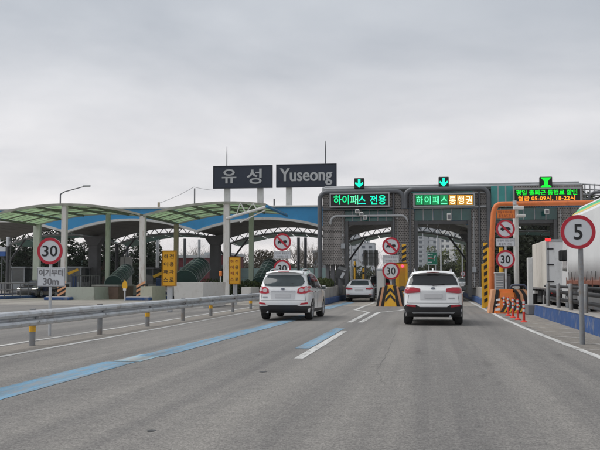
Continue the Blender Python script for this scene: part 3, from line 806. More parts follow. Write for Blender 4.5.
vault(PX(260, 67), PX(270, 77), 67, 77, .9, 2.5, .75, 'dark green half round stair cover behind the left white suv')
# toll booths
def booth(x, y, w, d, h, label, m=BOOTH):
    t = thing('toll_booth', (x, y, .25), label, 'toll booth', 'toll booths under the canopy')
    MB().box(x-w/2, x+w/2, y, y+d, .25, 1.25, .03).build('lower_wall', m, t)
    MB().box(x-w/2-.12, x+w/2+.12, y-.12, y+d+.12, h, h+.16, .03).build('roof', m, t)
    for sx in (-1, 1):
        for sy in (0, 1): MB().box(x+sx*(w/2-.05)-.05, x+sx*(w/2-.05)+.05, y+sy*(d-.1), y+sy*(d-.1)+.1, 1.25, h).build('corner_post', m, t)
    MB().box(x-w/2+.1, x+w/2-.1, y+.03, y+.06, 1.25, h).build('window_pane', GLASS_L, t)
    MB().box(x-w/2+.03, x-w/2+.06, y+.1, y+d-.1, 1.25, h).build('window_pane', GLASS_L, t)
    MB().box(x+w/2-.06, x+w/2-.03, y+.1, y+d-.1, 1.25, h).build('window_pane', GLASS_L, t)
booth(-37.6, 79, 1.3, 2.2, 2.5, 'grey toll booth on the leftmost island')
booth(PX(34, 80), 80, 1.3, 2.2, 2.5, 'grey toll booth behind the black car with headlights on')
booth(PX(78, 80), 79, 1.4, 2.2, 2.5, 'grey toll booth beside the dark pillar at left')
booth(PX(146, 79), 79, 1.3, 2.0, 2.4, 'dark grey toll booth right of the rusty striped post', PILLAR)
booth(PX(204, 78), 84.4, 1.3, 2.0, 2.5, 'grey toll booth hidden behind the hedge')
# white cabinet panel behind the vault
t = thing('cabinet', (PX(124, 84), 84, 0), 'tall white cabinet standing behind the first stair cover', 'cabinet')
MB().box(PX(120, 84), PX(129, 84), 84, 85, .05, PZ(256, 84), .03).build('body', WALL_LAMP, t)
MB().box(PX(124.3, 84), PX(124.7, 84), 83.985, 84.01, .3, PZ(257, 84)).build('door_seam', FRAME_D, t)
# small lane fittings on the left
def gate_arm(u, v, Y, label):
    p = at(u, v, Y); t = thing('barrier_gate', (p.x, Y, .25), label, 'barrier gate')
    MB().box(p.x-.2, p.x+.2, Y-.2, Y+.2, .25, p.z-.25, .03).build('housing', mat('deep blue housing', (.02, .05, .16), .5), t)
    MB().bar((p.x-.4, Y-.25, p.z-.15), (p.x+.45, Y-.25, p.z+.2), .12, .22).build('arm', YELLOW, t)
gate_arm(74, 272, 72, 'yellow barrier arm on a blue housing beside the dark pillar')
gate_arm(159, 275, 72, 'yellow barrier arm on a blue housing left of the amber board')
t = thing('lane_signal', (PX(141.5, 73), 73, .25), 'small green lamp on a post right of the rusty striped post', 'signal')
MB().tube([(PX(141.5, 73), 73, .25), (PX(141.5, 73), 73, 2.0)], .05, 6).build('post', PIPE, t)
MB().box(PX(140, 73), PX(143.2, 73), 72.85, 73.1, PZ(272.5, 73), PZ(269, 73), .03).build('housing', BLACK, t)
MB().disc((PX(141.6, 73), PZ(270.8, 73)), .10, 72.82, 72.85, 14).build('lens', LED_C, t)
# yellow marker near the striped post
px, Y = PX(125, 58), 58
t = thing('marker_post', (px, Y, 0), 'small yellow diamond marker post left of the rusty striped post', 'marker post')
MB().tube([(px, Y, 0), (px, Y, .95)], .055, 7).build('shaft', STEEL, t)
MB().prism([(px-.17, .95), (px-.06, .78), (px+.06, .78), (px+.17, .95), (px+.15, 1.2), (px, 1.42), (px-.15, 1.2)], 'y', Y-.06, Y+.02).build('marker', YELLOW, t)
MB().prism([(px-.1, .72), (px+.1, .72), (px+.1, .86), (px-.1, .86)], 'y', Y-.08, Y-.055).build('reflector', REFL, t)
# yellow lamp box on a post at right of the amber board
px, Y = PX(220.5, 52), 52
t = thing('warning_lamp', (px, Y, 0), 'small orange warning lamp on a thin post left of the second amber board', 'warning lamp')
MB().tube([(px, Y, 0), (px, Y, 1.7)], .045, 6).build('post', STEEL, t)
MB().box(px-.08, px+.08, Y-.09, Y+.09, 1.65, 1.95, .03).build('lamp', ORANGE_B, t)
# dark railing along the left islands
t = thing('railing', (-28, 63, .25), 'dark low railing beside the black car at far left', 'railing')
for k in range(9):
    x = -33.5 + k*.62
    MB().tube([(x, 63, .25), (x, 63, 1.2)], .04, 6).build('post', FRAME_D, t)
for z in (.7, 1.18): MB().tube([(-33.5, 63, z), (-28.54, 63, z)], .035, 6).build('rail', FRAME_D, t)
t = thing('railing', (-26, 66.5, .25), 'dark low railing on top of the pale green concrete block', 'railing')
for k in range(12):
    x = PX(72, 66.5) + k*.2
    MB().tube([(x, 66.5, .2), (x, 66.5, 1.75)], .03, 6).build('baluster', FRAME_D, t)
MB().tube([(PX(72, 66.5), 66.5, 1.75), (PX(72, 66.5)+2.2, 66.5, 1.75)], .035, 6).build('rail', FRAME_D, t)
# hanging lamp and little blue board far left
t = thing('lane_lamp', (PX(8, 72), 72, .25), 'white lamp on a thin pole under the leftmost canopy', 'lamp')
MB().tube([(PX(10, 72), 72, .25), (PX(10, 72), 72, PZ(235, 72))], .05, 6).build('pole', FRAME_D, t)
MB().box(PX(6.3, 72), PX(8.6, 72), 71.8, 72.1, PZ(244, 72), PZ(234, 72), .04).build('lamp_body', SIGN_W, t)
t = thing('lane_board', (PX(1, 70), 70, .25), 'small white and blue lane board at the far left edge', 'sign')
MB().tube([(PX(1, 70), 70.1, .25), (PX(1, 70), 70.1, PZ(245, 70))], .05, 6).build('post', PIPE, t)
MB().box(PX(-4, 70), PX(5, 70), 69.95, 70.05, PZ(249.5, 70), PZ(245, 70)).build('upper_panel', SIGN_W, t)
MB().box(PX(-4, 70), PX(5, 70), 69.95, 70.05, PZ(254.5, 70), PZ(249.6, 70)).build('lower_panel', mat('blue board', (.03, .10, .33), .5), t)

# ------------------------------------------------------------------ perforated toll gate
gate = thing('toll_gate', (0, 60, 0), 'grey perforated toll gate with pipe frames spanning three lanes', 'toll gate')
GY = 60.0
def clad(x0, x1, z0, z1, nx, nz, y=GY, side=None):
    for i in range(nx):
        for j in range(nz):
            a, b = x0+(x1-x0)*i/nx+.008, x0+(x1-x0)*(i+1)/nx-.008
            c, d = z0+(z1-z0)*j/nz+.008, z0+(z1-z0)*(j+1)/nz-.008
            MB().box(a, b, y, y+.06, c, d, .006).build('cladding_panel', PERF, gate)
def clad_side(x, y0, y1, z0, z1, ny, nz):
    for i in range(ny):
        for j in range(nz):
            MB().box(x-.03, x+.03, y0+(y1-y0)*i/ny+.008, y0+(y1-y0)*(i+1)/ny-.008, z0+(z1-z0)*j/nz+.008, z0+(z1-z0)*(j+1)/nz-.008, .006).build('cladding_panel', PERF, gate)
C1 = (PX(322.5, GY), PX(344.5, GY)); C2 = (PX(395, GY), PX(414.5, GY)); C3 = (PX(472, GY), PX(491, GY)); C4 = (PX(559, GY), PX(585, GY))
ZL = PZ(208.5, GY)                      # underside of the lintel band
ZTOP = PZ(191.5, GY)
ZC1 = PZ(265, GY)
clad(*C1, ZC1, ZL, 2, 5); clad(*C2, .9, ZL, 2, 7); clad(*C3, .9, ZL, 2, 7); clad(*C4, .9, ZL, 2, 7)
clad(C1[0], C2[0]-.05, ZL+.02, ZTOP, 6, 1); clad(C2[0], C3[0]-.05, ZL+.02, ZTOP, 6, 1); clad(C3[0], PX(491, GY), ZL+.02, ZTOP, 2, 1)
clad(PX(516, GY), C4[1], ZL+.02, PZ(187, GY), 4, 1)
for (a, b), zb in ((C1, ZC1), (C2, .9), (C3, .9), (C4, .9)):
    clad_side(a+.04, GY+.07, GY+4, zb, ZL, 3, 6); clad_side(b-.04, GY+.07, GY+4, zb, ZL, 3, 6)
    MB().box(a+.15, b-.15, GY+.35, GY+3.9, zb+.02, ZL).build('column_core', FRAME_D, gate)
# column 1 hangs: legs show below it
for x in (C1[0]+.28, C1[0]+.62, C1[1]-.35): MB().box(x-.13, x+.13, GY+.5, GY+.9, .5, ZC1+.1, .02).build('column_leg', PILLAR, gate)
# dark jambs and ceilings between the columns
for a, b in ((C1[1], C2[0]), (C2[1], C3[0]), (C3[1], C4[0])):
    MB().box(a, b, GY+.30, GY+.9, PZ(224, GY), PZ(220.5, GY)).build('lintel_beam', FRAME_D, gate)
    MB().box(a, b, GY+.9, 74.4, PZ(189.5, GY)-.14, PZ(189.5, GY)-.01).build('ceiling', SOFFIT, gate)
    for yy in (64, 68, 72): MB().box(a, b, yy, yy+.25, PZ(189.5, GY)-.5, PZ(189.5, GY)-.15).build('ceiling_beam', FRAME_D, gate)
    n = 6
    for i in range(n):
        x0, x1 = a+(b-a)*i/n+.03, a+(b-a)*(i+1)/n-.03
        MB().box(x0, x1, GY+.25, GY+.29, PZ(220.3, GY), ZL-.003).build('glass_pane', TEAL, gate)
        if i: MB().box(x0-.06-.015, x0+.015-.03, GY+.22, GY+.30, PZ(220.3, GY), ZL-.003).build('mullion', PIPE_L, gate)
    for x in (a+.13, b-.13):
        MB().box(x-.11, x+.11, GY+.12, GY+.34, .3, PZ(220.5, GY)).build('jamb', FRAME_D, gate)
# bright teal panes over the left part of the truck lane
n = 3
for i in range(n):
    x0, x1 = PX(491.5, GY)+.05+(PX(514.5, GY)-PX(491.5, GY))*i/n, PX(491.5, GY)+(PX(514.5, GY)-PX(491.5, GY))*(i+1)/n
    MB().box(x0, x1-.03, GY+.05, GY+.09, ZL+.05, PZ(186.8, GY)).build('glass_pane', TEAL_L, gate)
    MB().box(x1-.03, x1+.05, GY+.03, GY+.11, ZL+.02, PZ(186.8, GY)).build('mullion', PIPE_L, gate)
# thin teal strip above the boards
for a, b in ((C1[0]+.9, C2[0]-.1), (C2[1]-.2, C3[0]+.1)):
    MB().box(a, b, GY-.04, GY-.005, PZ(192.8, GY), PZ(191.8, GY)).build('glass_strip', TEAL_L, gate)
# roof
MB().box(C1[0]-.1, PX(583, GY), GY+.6, 74.6, PZ(189.5, GY), PZ(184.6, GY), .06).build('roof_slab', ROOFG, gate)
MB().tube([(C1[0]+.1, GY+.3, PZ(187.6, GY)), (PX(584, GY), GY+.3, PZ(186.2, GY))], .11, 10).build('roof_pipe', PIPE_L, gate, 60)
MB().tube([(C1[0]+.1, GY+.45, PZ(185.4, GY)), (PX(582, GY), GY+.45, PZ(183.8, GY))], .07, 10).build('roof_pipe', PIPE_L, gate, 60)
# pipe frames with rounded corners
def frame(xl, xr, ztop, zbl, zbr, r, m, y, rc=.5, nm='pipe_frame'):
    pts = [(xl, y, zbl)]
    for k in range(6):
        t = math.pi - math.pi/2*k/5; pts.append((xl+rc+rc*math.cos(t), y, ztop-rc+rc*math.sin(t)))
    for k in range(6):
        t = math.pi/2*(1-k/5); pts.append((xr-rc+rc*math.cos(t), y, ztop-rc+rc*math.sin(t)))
    if zbr is not None: pts.append((xr, y, zbr))
    MB().tube(pts, r, 10).build(nm, m, gate, 60)
frame(PX(320.3, GY), PX(404, GY), PZ(191.2, GY), .5, ZL, .155, PIPE, GY-.22)
frame(PX(406, GY), PX(489.5, GY), PZ(189.6, GY), ZL, .5, .155, PIPE, GY-.24)
MB().tube([(PX(323, GY), GY-.1, ZL), (PX(393, GY), GY-.1, ZL)], .09, 8).build('cross_pipe', PIPE, gate, 60)
MB().tube([(PX(414, GY), GY-.12, PZ(207.8, GY)), (PX(489, GY), GY-.12, PZ(207.3, GY))], .08, 8).build('cross_pipe', PIPE_L, gate, 60)
MB().tube([(PX(414, GY), GY-.12, PZ(194.3, GY)), (PX(489, GY), GY-.12, PZ(193.5, GY))], .05, 8).build('cross_pipe', PIPE_L, gate, 60)
frame(PX(331.2, GY), PX(408, GY), PZ(215.6, GY), PZ(224, GY), PZ(219, GY), .075, PIPE_L, GY-.3, .42)
for u in (394, 410.5, 480): MB().tube([(PX(u, GY), GY-.14, .9), (PX(u, GY), GY-.14, ZTOP)], .08, 8).build('riser_pipe', PIPE, gate, 60)
# cables of the service catwalk at the right end
cw = thing('catwalk', (PX(592, GY), GY, 0), 'pale tubular service catwalk at the right end of the gate', 'catwalk')
for v in (185.5, 190.5, 195.5, 200): MB().tube([(PX(585, GY), GY+.5, PZ(v, GY)), (PX(607, GY), GY+.5, PZ(v+1.5, GY))], .045, 6).build('rail', PIPE_L, cw, 60)
for u in (588, 593, 598, 604): MB().tube([(PX(u, GY), GY+.5, 0 if u == 588 else PZ(206, GY)), (PX(u, GY), GY+.5, PZ(185.5, GY))], .04, 6).build('upright', PIPE_L, cw, 60)
MB().tube([(PX(591, GY), GY+.2, PZ(204, GY)), (PX(592, GY), GY+.2, PZ(197, GY)), (PX(596, GY), GY+.2, PZ(194.5, GY)), (PX(606, GY), GY+.2, PZ(194, GY))], .10, 8).build('duct', PIPE, cw, 60)

# conduits and junction boxes on the columns
for u, z0, z1 in ((343.2, 2.6, 6.0), (397.5, 1.0, 5.9), (474.5, 1.0, 5.9), (561.5, 1.2, 6.0)):
    x = PX(u, GY)
    MB().tube([(x, GY-.035, z0), (x, GY-.035, z1)], .028, 6).build('conduit', PIPE_L, gate, 60)
    MB().box(x-.13, x+.13, GY-.13, GY-.002, z0+.9, z0+1.25, .015).build('junction_box', BOOTH, gate)
    for z in (z0+.3, z0+1.8, z1-.4): MB().box(x-.06, x+.06, GY-.06, GY-.002, z, z+.04).build('pipe_clip', STEEL, gate)
# LED boards
def led(name, u0, u1, v0, v1, label, Y=GY-.42):
    a, b = at(u0, v1, Y), at(u1, v0, Y)
    t = thing(name, ((a.x+b.x)/2, Y, a.z), label, 'led sign')
    MB().box(a.x, b.x, Y, Y+.25, a.z, b.z, .02).build('housing', LED_BK, t)
    MB().rect_ring(a.x, b.x, a.z, b.z, Y-.06, Y+.27, .085).build('frame', PIPE_L, t)
    for x in (a.x+.5, b.x-.5): MB().box(x-.05, x+.05, Y+.25, GY+.02, (a.z+b.z)/2-.3, (a.z+b.z)/2+.3).build('bracket', PIPE, t)
    return t, a, b
t, a, b = led('led_board', 331, 388.2, 193.6, 206.2, 'led board with green korean letters over the left gate')
zc_ = (a.z+b.z)/2
def led_text(t, s, cu, cv, wpx, hpx, m, Y=GY-.42, bold=.012, name='lettering'):
    p = at(cu, cv, Y); mb = MB(); text(mb, s, p.x, p.z, Y-.015, wpx*Y/F, hpx*Y/F, bold); mb.build(name, m, t)
led_text(t, '하이', 341.3, 199.9, 15.5, 9.6, LED_G); led_text(t, '패', 354.2, 199.9, 7.8, 9.6, LED_P)
led_text(t, '스', 362, 199.9, 7.4, 8.6, LED_C); led_text(t, '전용', 378, 199.9, 16, 9.6, LED_C)
t, a, b = led('led_board', 414.6, 473.6, 194.0, 205.8, 'led board with green and amber letter cells over the middle gate')
for i, s in enumerate('하이패스통행권'):
    u0 = 415.8 + i*8.15 + (.5 if i > 3 else 0)
    p, q = at(u0, 205.0, GY-.42), at(u0+7.5, 194.9, GY-.42)
    MB().box(p.x, q.x, GY-.435, GY-.418, p.z, q.z).build('letter_cell', (LED_GB if i < 4 else LED_OB), t)
    led_text(t, s, u0+3.75, 200, 6.2, 8.0, LED_P if i < 4 else LED_W, GY-.437, .008)
t, a, b = led('led_board', 514.6, 580, 188.8, 201.6, 'led board with a green line above an orange line over the truck lane', GY-.5)
led_text(t, '평일 출퇴근 통행료 할인', 546.5, 192.3, 58, 5.2, LED_G2, GY-.5, .012)
led_text(t, '월금 05-09시, 18-22시', 546.5, 198.2, 54, 5.2, LED_O, GY-.5, .012)

# lane signals on the roof
def lane_signal(cu, cv, w, h, label, shape, m):
    Y = GY-.1; p = at(cu, cv, Y); k = Y/F
    t = thing('lane_signal', (p.x, Y, p.z-h*k/2), label, 'signal', 'green lane signals on the gate roof')
    MB().box(p.x-w*k/2, p.x+w*k/2, Y, Y+.3, p.z-h*k/2, p.z+h*k/2, .03).build('housing', LED_BK, t)
    MB().tube([(p.x, Y+.2, p.z-h*k/2-.35), (p.x, Y+.2, p.z-h*k/2+.1)], .06, 6).build('bracket', PIPE, t)
    MB().prism([(p.x+x*k, p.z+z*k) for x, z in shape], 'y', Y-.02, Y).build('arrow', m, t)
ARW = [(-1.2, 4.2), (1.2, 4.2), (1.2, -.5), (3.6, 1.2), (4.1, -.4), (0, -4.6), (-4.1, -.4), (-3.6, 1.2), (-1.2, -.5)]
lane_signal(359.2, 183.3, 10, 10.6, 'green down arrow signal above the left gate', ARW, LED_C)
lane_signal(443.7, 182, 10, 10.6, 'green down arrow signal above the middle gate', ARW, LED_C)
lane_signal(546, 182.5, 12, 11.6, 'green flared arrow signal above the truck lane', [(-5, 5), (5, 5), (1.7, 1.2), (1.7, -3), (3.4, -2.6), (5, -4), (5, -5), (-5, -5), (-5, -4), (-3.4, -2.6), (-1.7, -3), (-1.7, 1.2)], LED_G2)
# lane cameras and lamps on the lintels
for u, v, w, h, lab in ((357.5, 211.5, 4, 4, 'small pale camera box above the left gate, upper one'), (361.5, 214.3, 4, 4, 'small pale camera box above the left gate, middle one'), (365.2, 217.6, 4, 4.4, 'small white camera box above the left gate, lowest one'),
                        (449, 217, 4, 7.5, 'white lane camera hanging over the middle gate'), (546.5, 211.8, 4.4, 5, 'white lane lamp over the truck lane')):
    p = at(u, v, GY-.5); k = (GY-.5)/F
    t = thing('lane_camera', (p.x, GY-.5, p.z), lab, 'camera')
    MB().box(p.x-w*k/2, p.x+w*k/2, GY-.75, GY-.35, p.z-h*k/2, p.z+h*k/2, .03).build('housing', WALL_LAMP, t)
    MB().box(p.x-w*k/2+.04, p.x+w*k/2-.04, GY-.765, GY-.75, p.z-h*k/4, p.z+h*k/4).build('lens', GREY_L, t)
    MB().bar((p.x, GY-.4, p.z+h*k*.3), (p.x, GY+.2, p.z+h*k*.3+.1), .05).build('bracket', PIPE, t)

# lane islands of the gate
def gate_island(x0, x1, y0, y1, h, label, hedge_label):
    t = thing('toll_island', ((x0+x1)/2, y0, 0), label, 'island')
    MB().box(x0, x0+.22, y0, y1, 0, h, .03).build('side_wall', CONCRETE, t); MB().box(x1-.22, x1, y0, y1, 0, h, .03).build('side_wall', CONCRETE, t)
    MB().box(x0+.22, x1-.22, y0, y0+.22, 0, h, .03).build('end_wall', CONCRETE, t)
    MB().box(x0+.22, x1-.22, y0+.22, y1, 0, h-.15).build('soil', BARK, t)
    MB().box(x0-.14, x1+.14, y0-.14, y1+.1, 0, .36, .04).build('painted_kerb', BLUE_K, t)
    if hedge_label: hedge(x0+.25, x1-.25, y0+.4, min(y1, y0+10), h-.1, h+.55, 2200, hedge_label)
gate_island(-7.2, -5.95, 50.5, 78, 1.0, 'concrete planter island left of the left gate lane', 'green hedge on the island left of the white sedan')
gate_island(-2.0, -.95, 54, 78, .9, 'concrete island between the left and middle gates', None)
gate_island(3.12, 4.25, 47.5, 80, 1.0, 'concrete planter island right of the middle gate lane', 'green hedge on the island right of the middle gate')
# things around the left gate
p = at(341, 273, 57)
t = thing('speaker_box', (p.x, 57, 1.0), 'dark tilted camera box on the island under the hanging column', 'camera box')
MB().tube([(p.x, 57.3, .85), (p.x, 57.3, p.z)], .07, 7).build('post', FRAME_D, t)
MB().obox((p.x, 57.1, p.z), (.55, .6, .62), Matrix.Rotation(.35, 3, 'Y') @ Matrix.Rotation(.3, 3, 'X')).build('housing', FRAME_D, t)
MB().obox((p.x+.15, 56.78, p.z-.08), (.16, .04, .55), Matrix.Rotation(.5, 3, 'Y')).build('reflective_edge', STEEL, t)
for u, v0, Y, lab in ((355, 261, 72, 'yellow bollard beyond the white sedan, taller one'), (363.6, 268, 74, 'yellow bollard beyond the white sedan, shorter one')):
    x = PX(u, Y); t = thing('yellow_bollard', (x, Y, 0), lab, 'bollard')
    MB().tube([(x, Y, 0), (x, Y, PZ(v0, Y)-.05), (x, Y, PZ(v0, Y))], [.085, .085, .04], 8).build('shaft', YELLOW, t, 50)
    MB().tube([(x, Y, PZ(v0, Y)-.5), (x, Y, PZ(v0, Y)-.35)], .089, 8, False).build('reflective_band', BLACK, t)
# ------------------------------------------------------------------ guard rail on the left
GX = -8.5
gr_ = thing('guard_rail', (GX, 20, 0), 'galvanised w beam guard rail along the left of our road', 'guard rail')
PROF = [(-.02, .44), (.05, .47), (.07, .52), (.05, .57), (-.03, .60), (-.03, .63), (.05, .66), (.07, .71), (.05, .76), (-.02, .79)]
ys = [10.5 + 4.05*k for k in range(9)]
for k in range(-1, len(ys)):
    y0 = ys[k]-.18 if k >= 0 else 4; y1 = ys[k+1]+.18 if k+1 < len(ys) else 47.5
    if k >= 0 and k+1 == len(ys): y1 = 45.5
    off = .004*(k % 2)
    mb = MB()
    for (y, dx_) in ((y0, off), (y1, off)):
        for (px, pz) in PROF: mb.v.append((GX+.10+px+dx_, y, pz*.98))
        for (px, pz) in reversed(PROF): mb.v.append((GX+.088+px+dx_, y, pz*.98))
    n = 2*len(PROF)
    mb.f = [(i, (i+1) % n, n+(i+1) % n, n+i) for i in range(n)] + [tuple(range(n)), tuple(n+i for i in reversed(range(n)))]
    mb.build('rail_beam', STEEL, gr_, 25)
for i, y in enumerate(ys):
    MB().tube([(GX, y, 0), (GX, y, .80)], .07, 10).build('post', STEEL_D, gr_, 50)
    MB().box(GX+.05, GX+.115, y-.05, y+.05, .52, .70).build('spacer', STEEL_D, gr_)
    if i % 2 == 0 and i:
        MB().tube([(GX, y, .30), (GX, y, .42)], .075, 10, False).build('amber_reflector', YELLOW, gr_)
    for zz in (.53, .69):
        MB().tube([(GX+.10, y, zz), (GX+.175, y, zz)], .018, 6).build('bolt', STEEL_D, gr_)
MB().tube([(GX+.12, 45.6, .62), (GX+.12, 45.9, .62)], [.19, .12], 10).build('end_cap', STEEL, gr_, 40)

# ------------------------------------------------------------------ round road signs
TOW = [(-.62, -.02), (-.55, .16), (-.3, .2), (-.18, .36), (.0, .36), (.04, .12), (.14, .2), (.5, .24), (.62, .1), (.62, -.08), (.5, -.08), (.45, -.22), (.3, -.22), (.25, -.08), (-.02, -.08),
       (-.1, -.08), (-.14, -.22), (-.3, -.22), (-.34, -.08), (-.45, -.12), (-.5, -.26), (-.62, -.26)]
CARF = [(-.62, -.12), (-.62, .12), (-.45, .2), (-.3, .24), (.4, .24), (.5, .16), (.62, .1), (.62, -.12), (.45, -.12), (.4, -.24), (.22, -.24), (.18, -.12), (-.2, -.12), (-.25, -.24), (-.42, -.24), (-.47, -.12)]
def round_face(t, x, z, Y, d, kind, numw=.52):
    r = d/2
    MB().disc((x, z), r, Y, Y+.025, 48).build('disc', STEEL, t)
    MB().ring((x, z), r*.79, r, Y-.012, Y, 48).build('red_ring', SIGN_R, t)
    MB().disc((x, z), r*.79, Y-.006, Y, 48).build('white_face', SIGN_W, t)
    if kind in ('tow', 'car'):
        MB().prism([(x+a*r*.85, z+b*r*.85) for a, b in (TOW if kind == 'tow' else CARF)], 'y', Y-.012, Y-.006).build('symbol', SIGN_K, t)
        s = r*.80; w = r*.075
        MB().prism([(x-s*.707-w, z+s*.707-w), (x+s*.707-w, z-s*.707-w), (x+s*.707+w, z-s*.707+w), (x-s*.707+w, z+s*.707+w)], 'y', Y-.018, Y-.0125).build('red_slash', SIGN_R, t)
    else:
        m = MB(); hh = d*(.46 if len(kind) < 2 else .42)
        text(m, kind, x, z, Y-.012, d*numw if len(kind) > 1 else d*.25, hh, .012); m.build('numeral', SIGN_K, t)
def plate(t, x, z, Y, w, h, lines, lh, m=SIGN_W, tm=GREY_L, lw=.86, nm='plate', bold=.0):
    MB().box(x-w/2, x+w/2, Y, Y+.02, z-h/2, z+h/2, .006).build(nm, m, t)
    e = .012
    MB().rect_ring(x-w/2+.02, x+w/2-.02, z-h/2+.02, z+h/2-.02, Y-.004, Y-.0005, e).build(nm+'_border', tm, t)
    for i, s in enumerate(lines):
        mb = MB(); zz = z + h*(.5 - (i+.5)/len(lines))*.92
        ww = w*lw if isinstance(lw, float) else w*lw[i]
        text(mb, s, x, zz, Y-.006, ww, lh, bold); mb.build('lettering', tm, t)

# left 30 sign with its plate
Y = 22.0; p = at(50, 251, Y); k = Y/F
t = thing('speed_sign', (p.x, Y, 0), 'round 30 speed sign with a 30m plate behind the guard rail', 'road sign', 'round red ringed road signs')
MB().tube([(p.x, Y+.06, 0), (p.x, Y+.06, p.z+.2)], .04, 10).build('pole', STEEL, t, 50)
round_face(t, p.x, p.z, Y, 28*k, '30', .60)
q = at(51, 277, Y)
plate(t, q.x, q.z, Y, 31*k, 20*k, ['여기부터', '30m'], 7.2*k, lw=[.86, .56], bold=.025)
# island signs
def sign_stack(u, vs, Y, dpx, label, plate_v=None, plate_w=17, plate_lines=None, kinds=('tow', '30'), pole=True, amber=None):
    k = Y/F; p = at(u, vs[0], Y)
    t = thing('speed_sign' if 'tow' not in kinds and 'car' not in kinds else 'prohibition_sign', (p.x, Y, 0), label, 'road sign', 'round red ringed road signs')
    top = at(u, vs[0]-dpx*.4, Y).z
    if amber: top = at(u, amber-4, Y).z
    MB().tube([(p.x, Y+.07, 0), (p.x, Y+.07, top)], .045, 10).build('pole', STEEL, t, 50)
    for v, kd in zip(vs, kinds):
        c = at(u, v, Y); round_face(t, c.x, c.z, Y, dpx*k, kd, .50)
    if plate_v: c = at(u, plate_v, Y); plate(t, c.x, c.z, Y, plate_w*k, 7.6*k, plate_lines, 2.3*k, lw=[.84, .70])
    return t
sign_stack(391, (246, 271), 50, 17.4, 'no towing sign above a 30 sign on the black and yellow island nose', 259, 16, ['견인차 통행금지', '하이패스 차로'])
sign_stack(282.3, (242, 268.5), 52, 17.8, 'no towing sign above a 30 sign partly hidden by the left white suv', 255, 17, ['견인차 통행금지', '하이패스 차로'])
s3 = sign_stack(505.5, (229, 259.3), 42, 18.2, 'no vehicle sign above a 30 sign under an amber plate by the orange arch', 242.3, 18.5, ['승용차 진입금지', '화물차 전용'], kinds=('car', '30'))
c = at(506, 214, 42); plate(s3, c.x, c.z, 41.99, 17.5*42/F, 8.4*42/F, ['화물차하이패스', '통행속도준수'], 2.9*42/F, ORANGE_B, mat('dark red lettering', (.22, .03, .02), .6), [.88, .8], 'amber_plate')
# 5 sign at right
Y = 20.6; p = at(578, 232, Y); k = Y/F; b0 = G(580.5, 342)
t = thing('speed_sign', (p.x, Y, 0), 'large round 5 speed sign on a grey pole before the blue wall', 'road sign', 'round red ringed road signs')
MB().tube([(p.x+.06, Y+.07, 0), (p.x+.06, Y+.07, p.z+.1)], .055, 12).build('pole', STEEL_D, t, 50)
round_face(t, p.x, p.z, Y, 33*k, '5')

# amber boards for the hi-pass lanes
def amber_board(u0, u1, v0, v1, Y, label, mixed):
    a, b = at(u0, v1, Y), at(u1, v0, Y); w, h = b.x-a.x, b.z-a.z
    t = thing('lane_notice_board', ((a.x+b.x)/2, Y, 0), label, 'notice board', 'amber notice boards')
    MB().box(a.x, b.x, Y, Y+.12, a.z, b.z, .02).build('board', BOARD_Y, t)
    MB().rect_ring(a.x, b.x, a.z, b.z, Y-.02, Y+.14, .025).build('frame', mat('amber frame', (.40, .20, .02), .5), t)
    for cidx, s in enumerate(('하이패스', '전용차로')):
        for r, ch in enumerate(s):
            mb = MB(); text(mb, ch, a.x+w*(.27+.44*cidx), b.z-h*(.155+.225*r), Y-.008, w*.33, h*.125, .012)
            mb.build('lettering', (mat('dark red sign lettering', (.20, .02, .015), .6) if (mixed and (cidx == 0 or r == 0)) else SIGN_K), t)
    xm = (a.x+b.x)/2
    MB().box(xm-.11, xm+.11, Y+.12, Y+.3, 0, a.z+.3, .02).build('post', STEEL, t)
amber_board(162.2, 175.6, 251, 285.5, 39.0, 'amber notice board with black korean letters, the larger nearer one', False)
amber_board(229.2, 239.8, 257.2, 283.8, 50.0, 'amber notice board with red and black korean letters, the smaller farther one', True)

# ------------------------------------------------------------------ crash cushions
def hood(x0, x1, y0, y1, h, inset, m, t, name='body', r=.14):
    """Rounded wedge-shaped cushion: front face leans back."""
    bm = bmesh.new(); bmesh.ops.create_cube(bm, size=1)
    for v in bm.verts:
        up = v.co.z > 0; fr = v.co.y < 0
        v.co = (x0 if v.co.x < 0 else x1, y0 if fr else y1, h if up else 0)
        if up: v.co.x += inset if v.co.x < (x0+x1)/2 else -inset; v.co.y += .22*h if fr else 0
    bmesh.ops.bevel(bm, geom=[e for e in bm.edges if any(v.co.z > .1 for v in e.verts)], offset=r, segments=4, affect='EDGES')
    mb = MB(); mb.bm(bm); return mb.build(name, m, t, 50)
def chevron(cx, cz, w, th, rise):
    return [(cx-w/2, cz-rise), (cx, cz), (cx+w/2, cz-rise), (cx+w/2, cz-rise+th), (cx, cz+th), (cx-w/2, cz-rise+th)]
def on_slope(mb, poly, y0, h, off=.012, tilt=.22):
    """Lay a flat shape onto the leaning front face of a cushion."""
    tmp = MB().prism(poly, 'y', -off, 0); mb.add([(v[0], y0 + tilt*v[2] + v[1] - .002, v[2]) for v in tmp.v], tmp.f); return mb
cx = G(391, 306).x; Y = 48.6
t = thing('crash_cushion', (cx, Y, 0), 'yellow and black chevron crash cushion below the 30 sign', 'crash cushion')
hood(cx-.47, cx+.47, Y, Y+1.2, 1.16, .17, YELLOW, t)
for z in (.27, .60):
    on_slope(MB(), chevron(cx, z+.25, .54, .16, .30), Y, 1.16).build('black_chevron', BLACK, t)
for s in (-1, 1):
    for i, (m, dx_) in enumerate(((BLACK, .46), (PEACH, .59), (BLACK, .72))):
        x = cx+s*dx_
        mb = MB(); w = .15
        A = [(x-s*.10, .0), (x-s*.10+s*w, .0), (x-s*.32+s*w, 1.12-.05*i), (x-s*.32, 1.12-.05*i)]
        mb.prism(A if s > 0 else A[::-1], 'y', Y+.12+.05*i, Y+1.3)
        mb.build('side_strip', m, t)
cx = G(505, 312).x; Y = 39.0
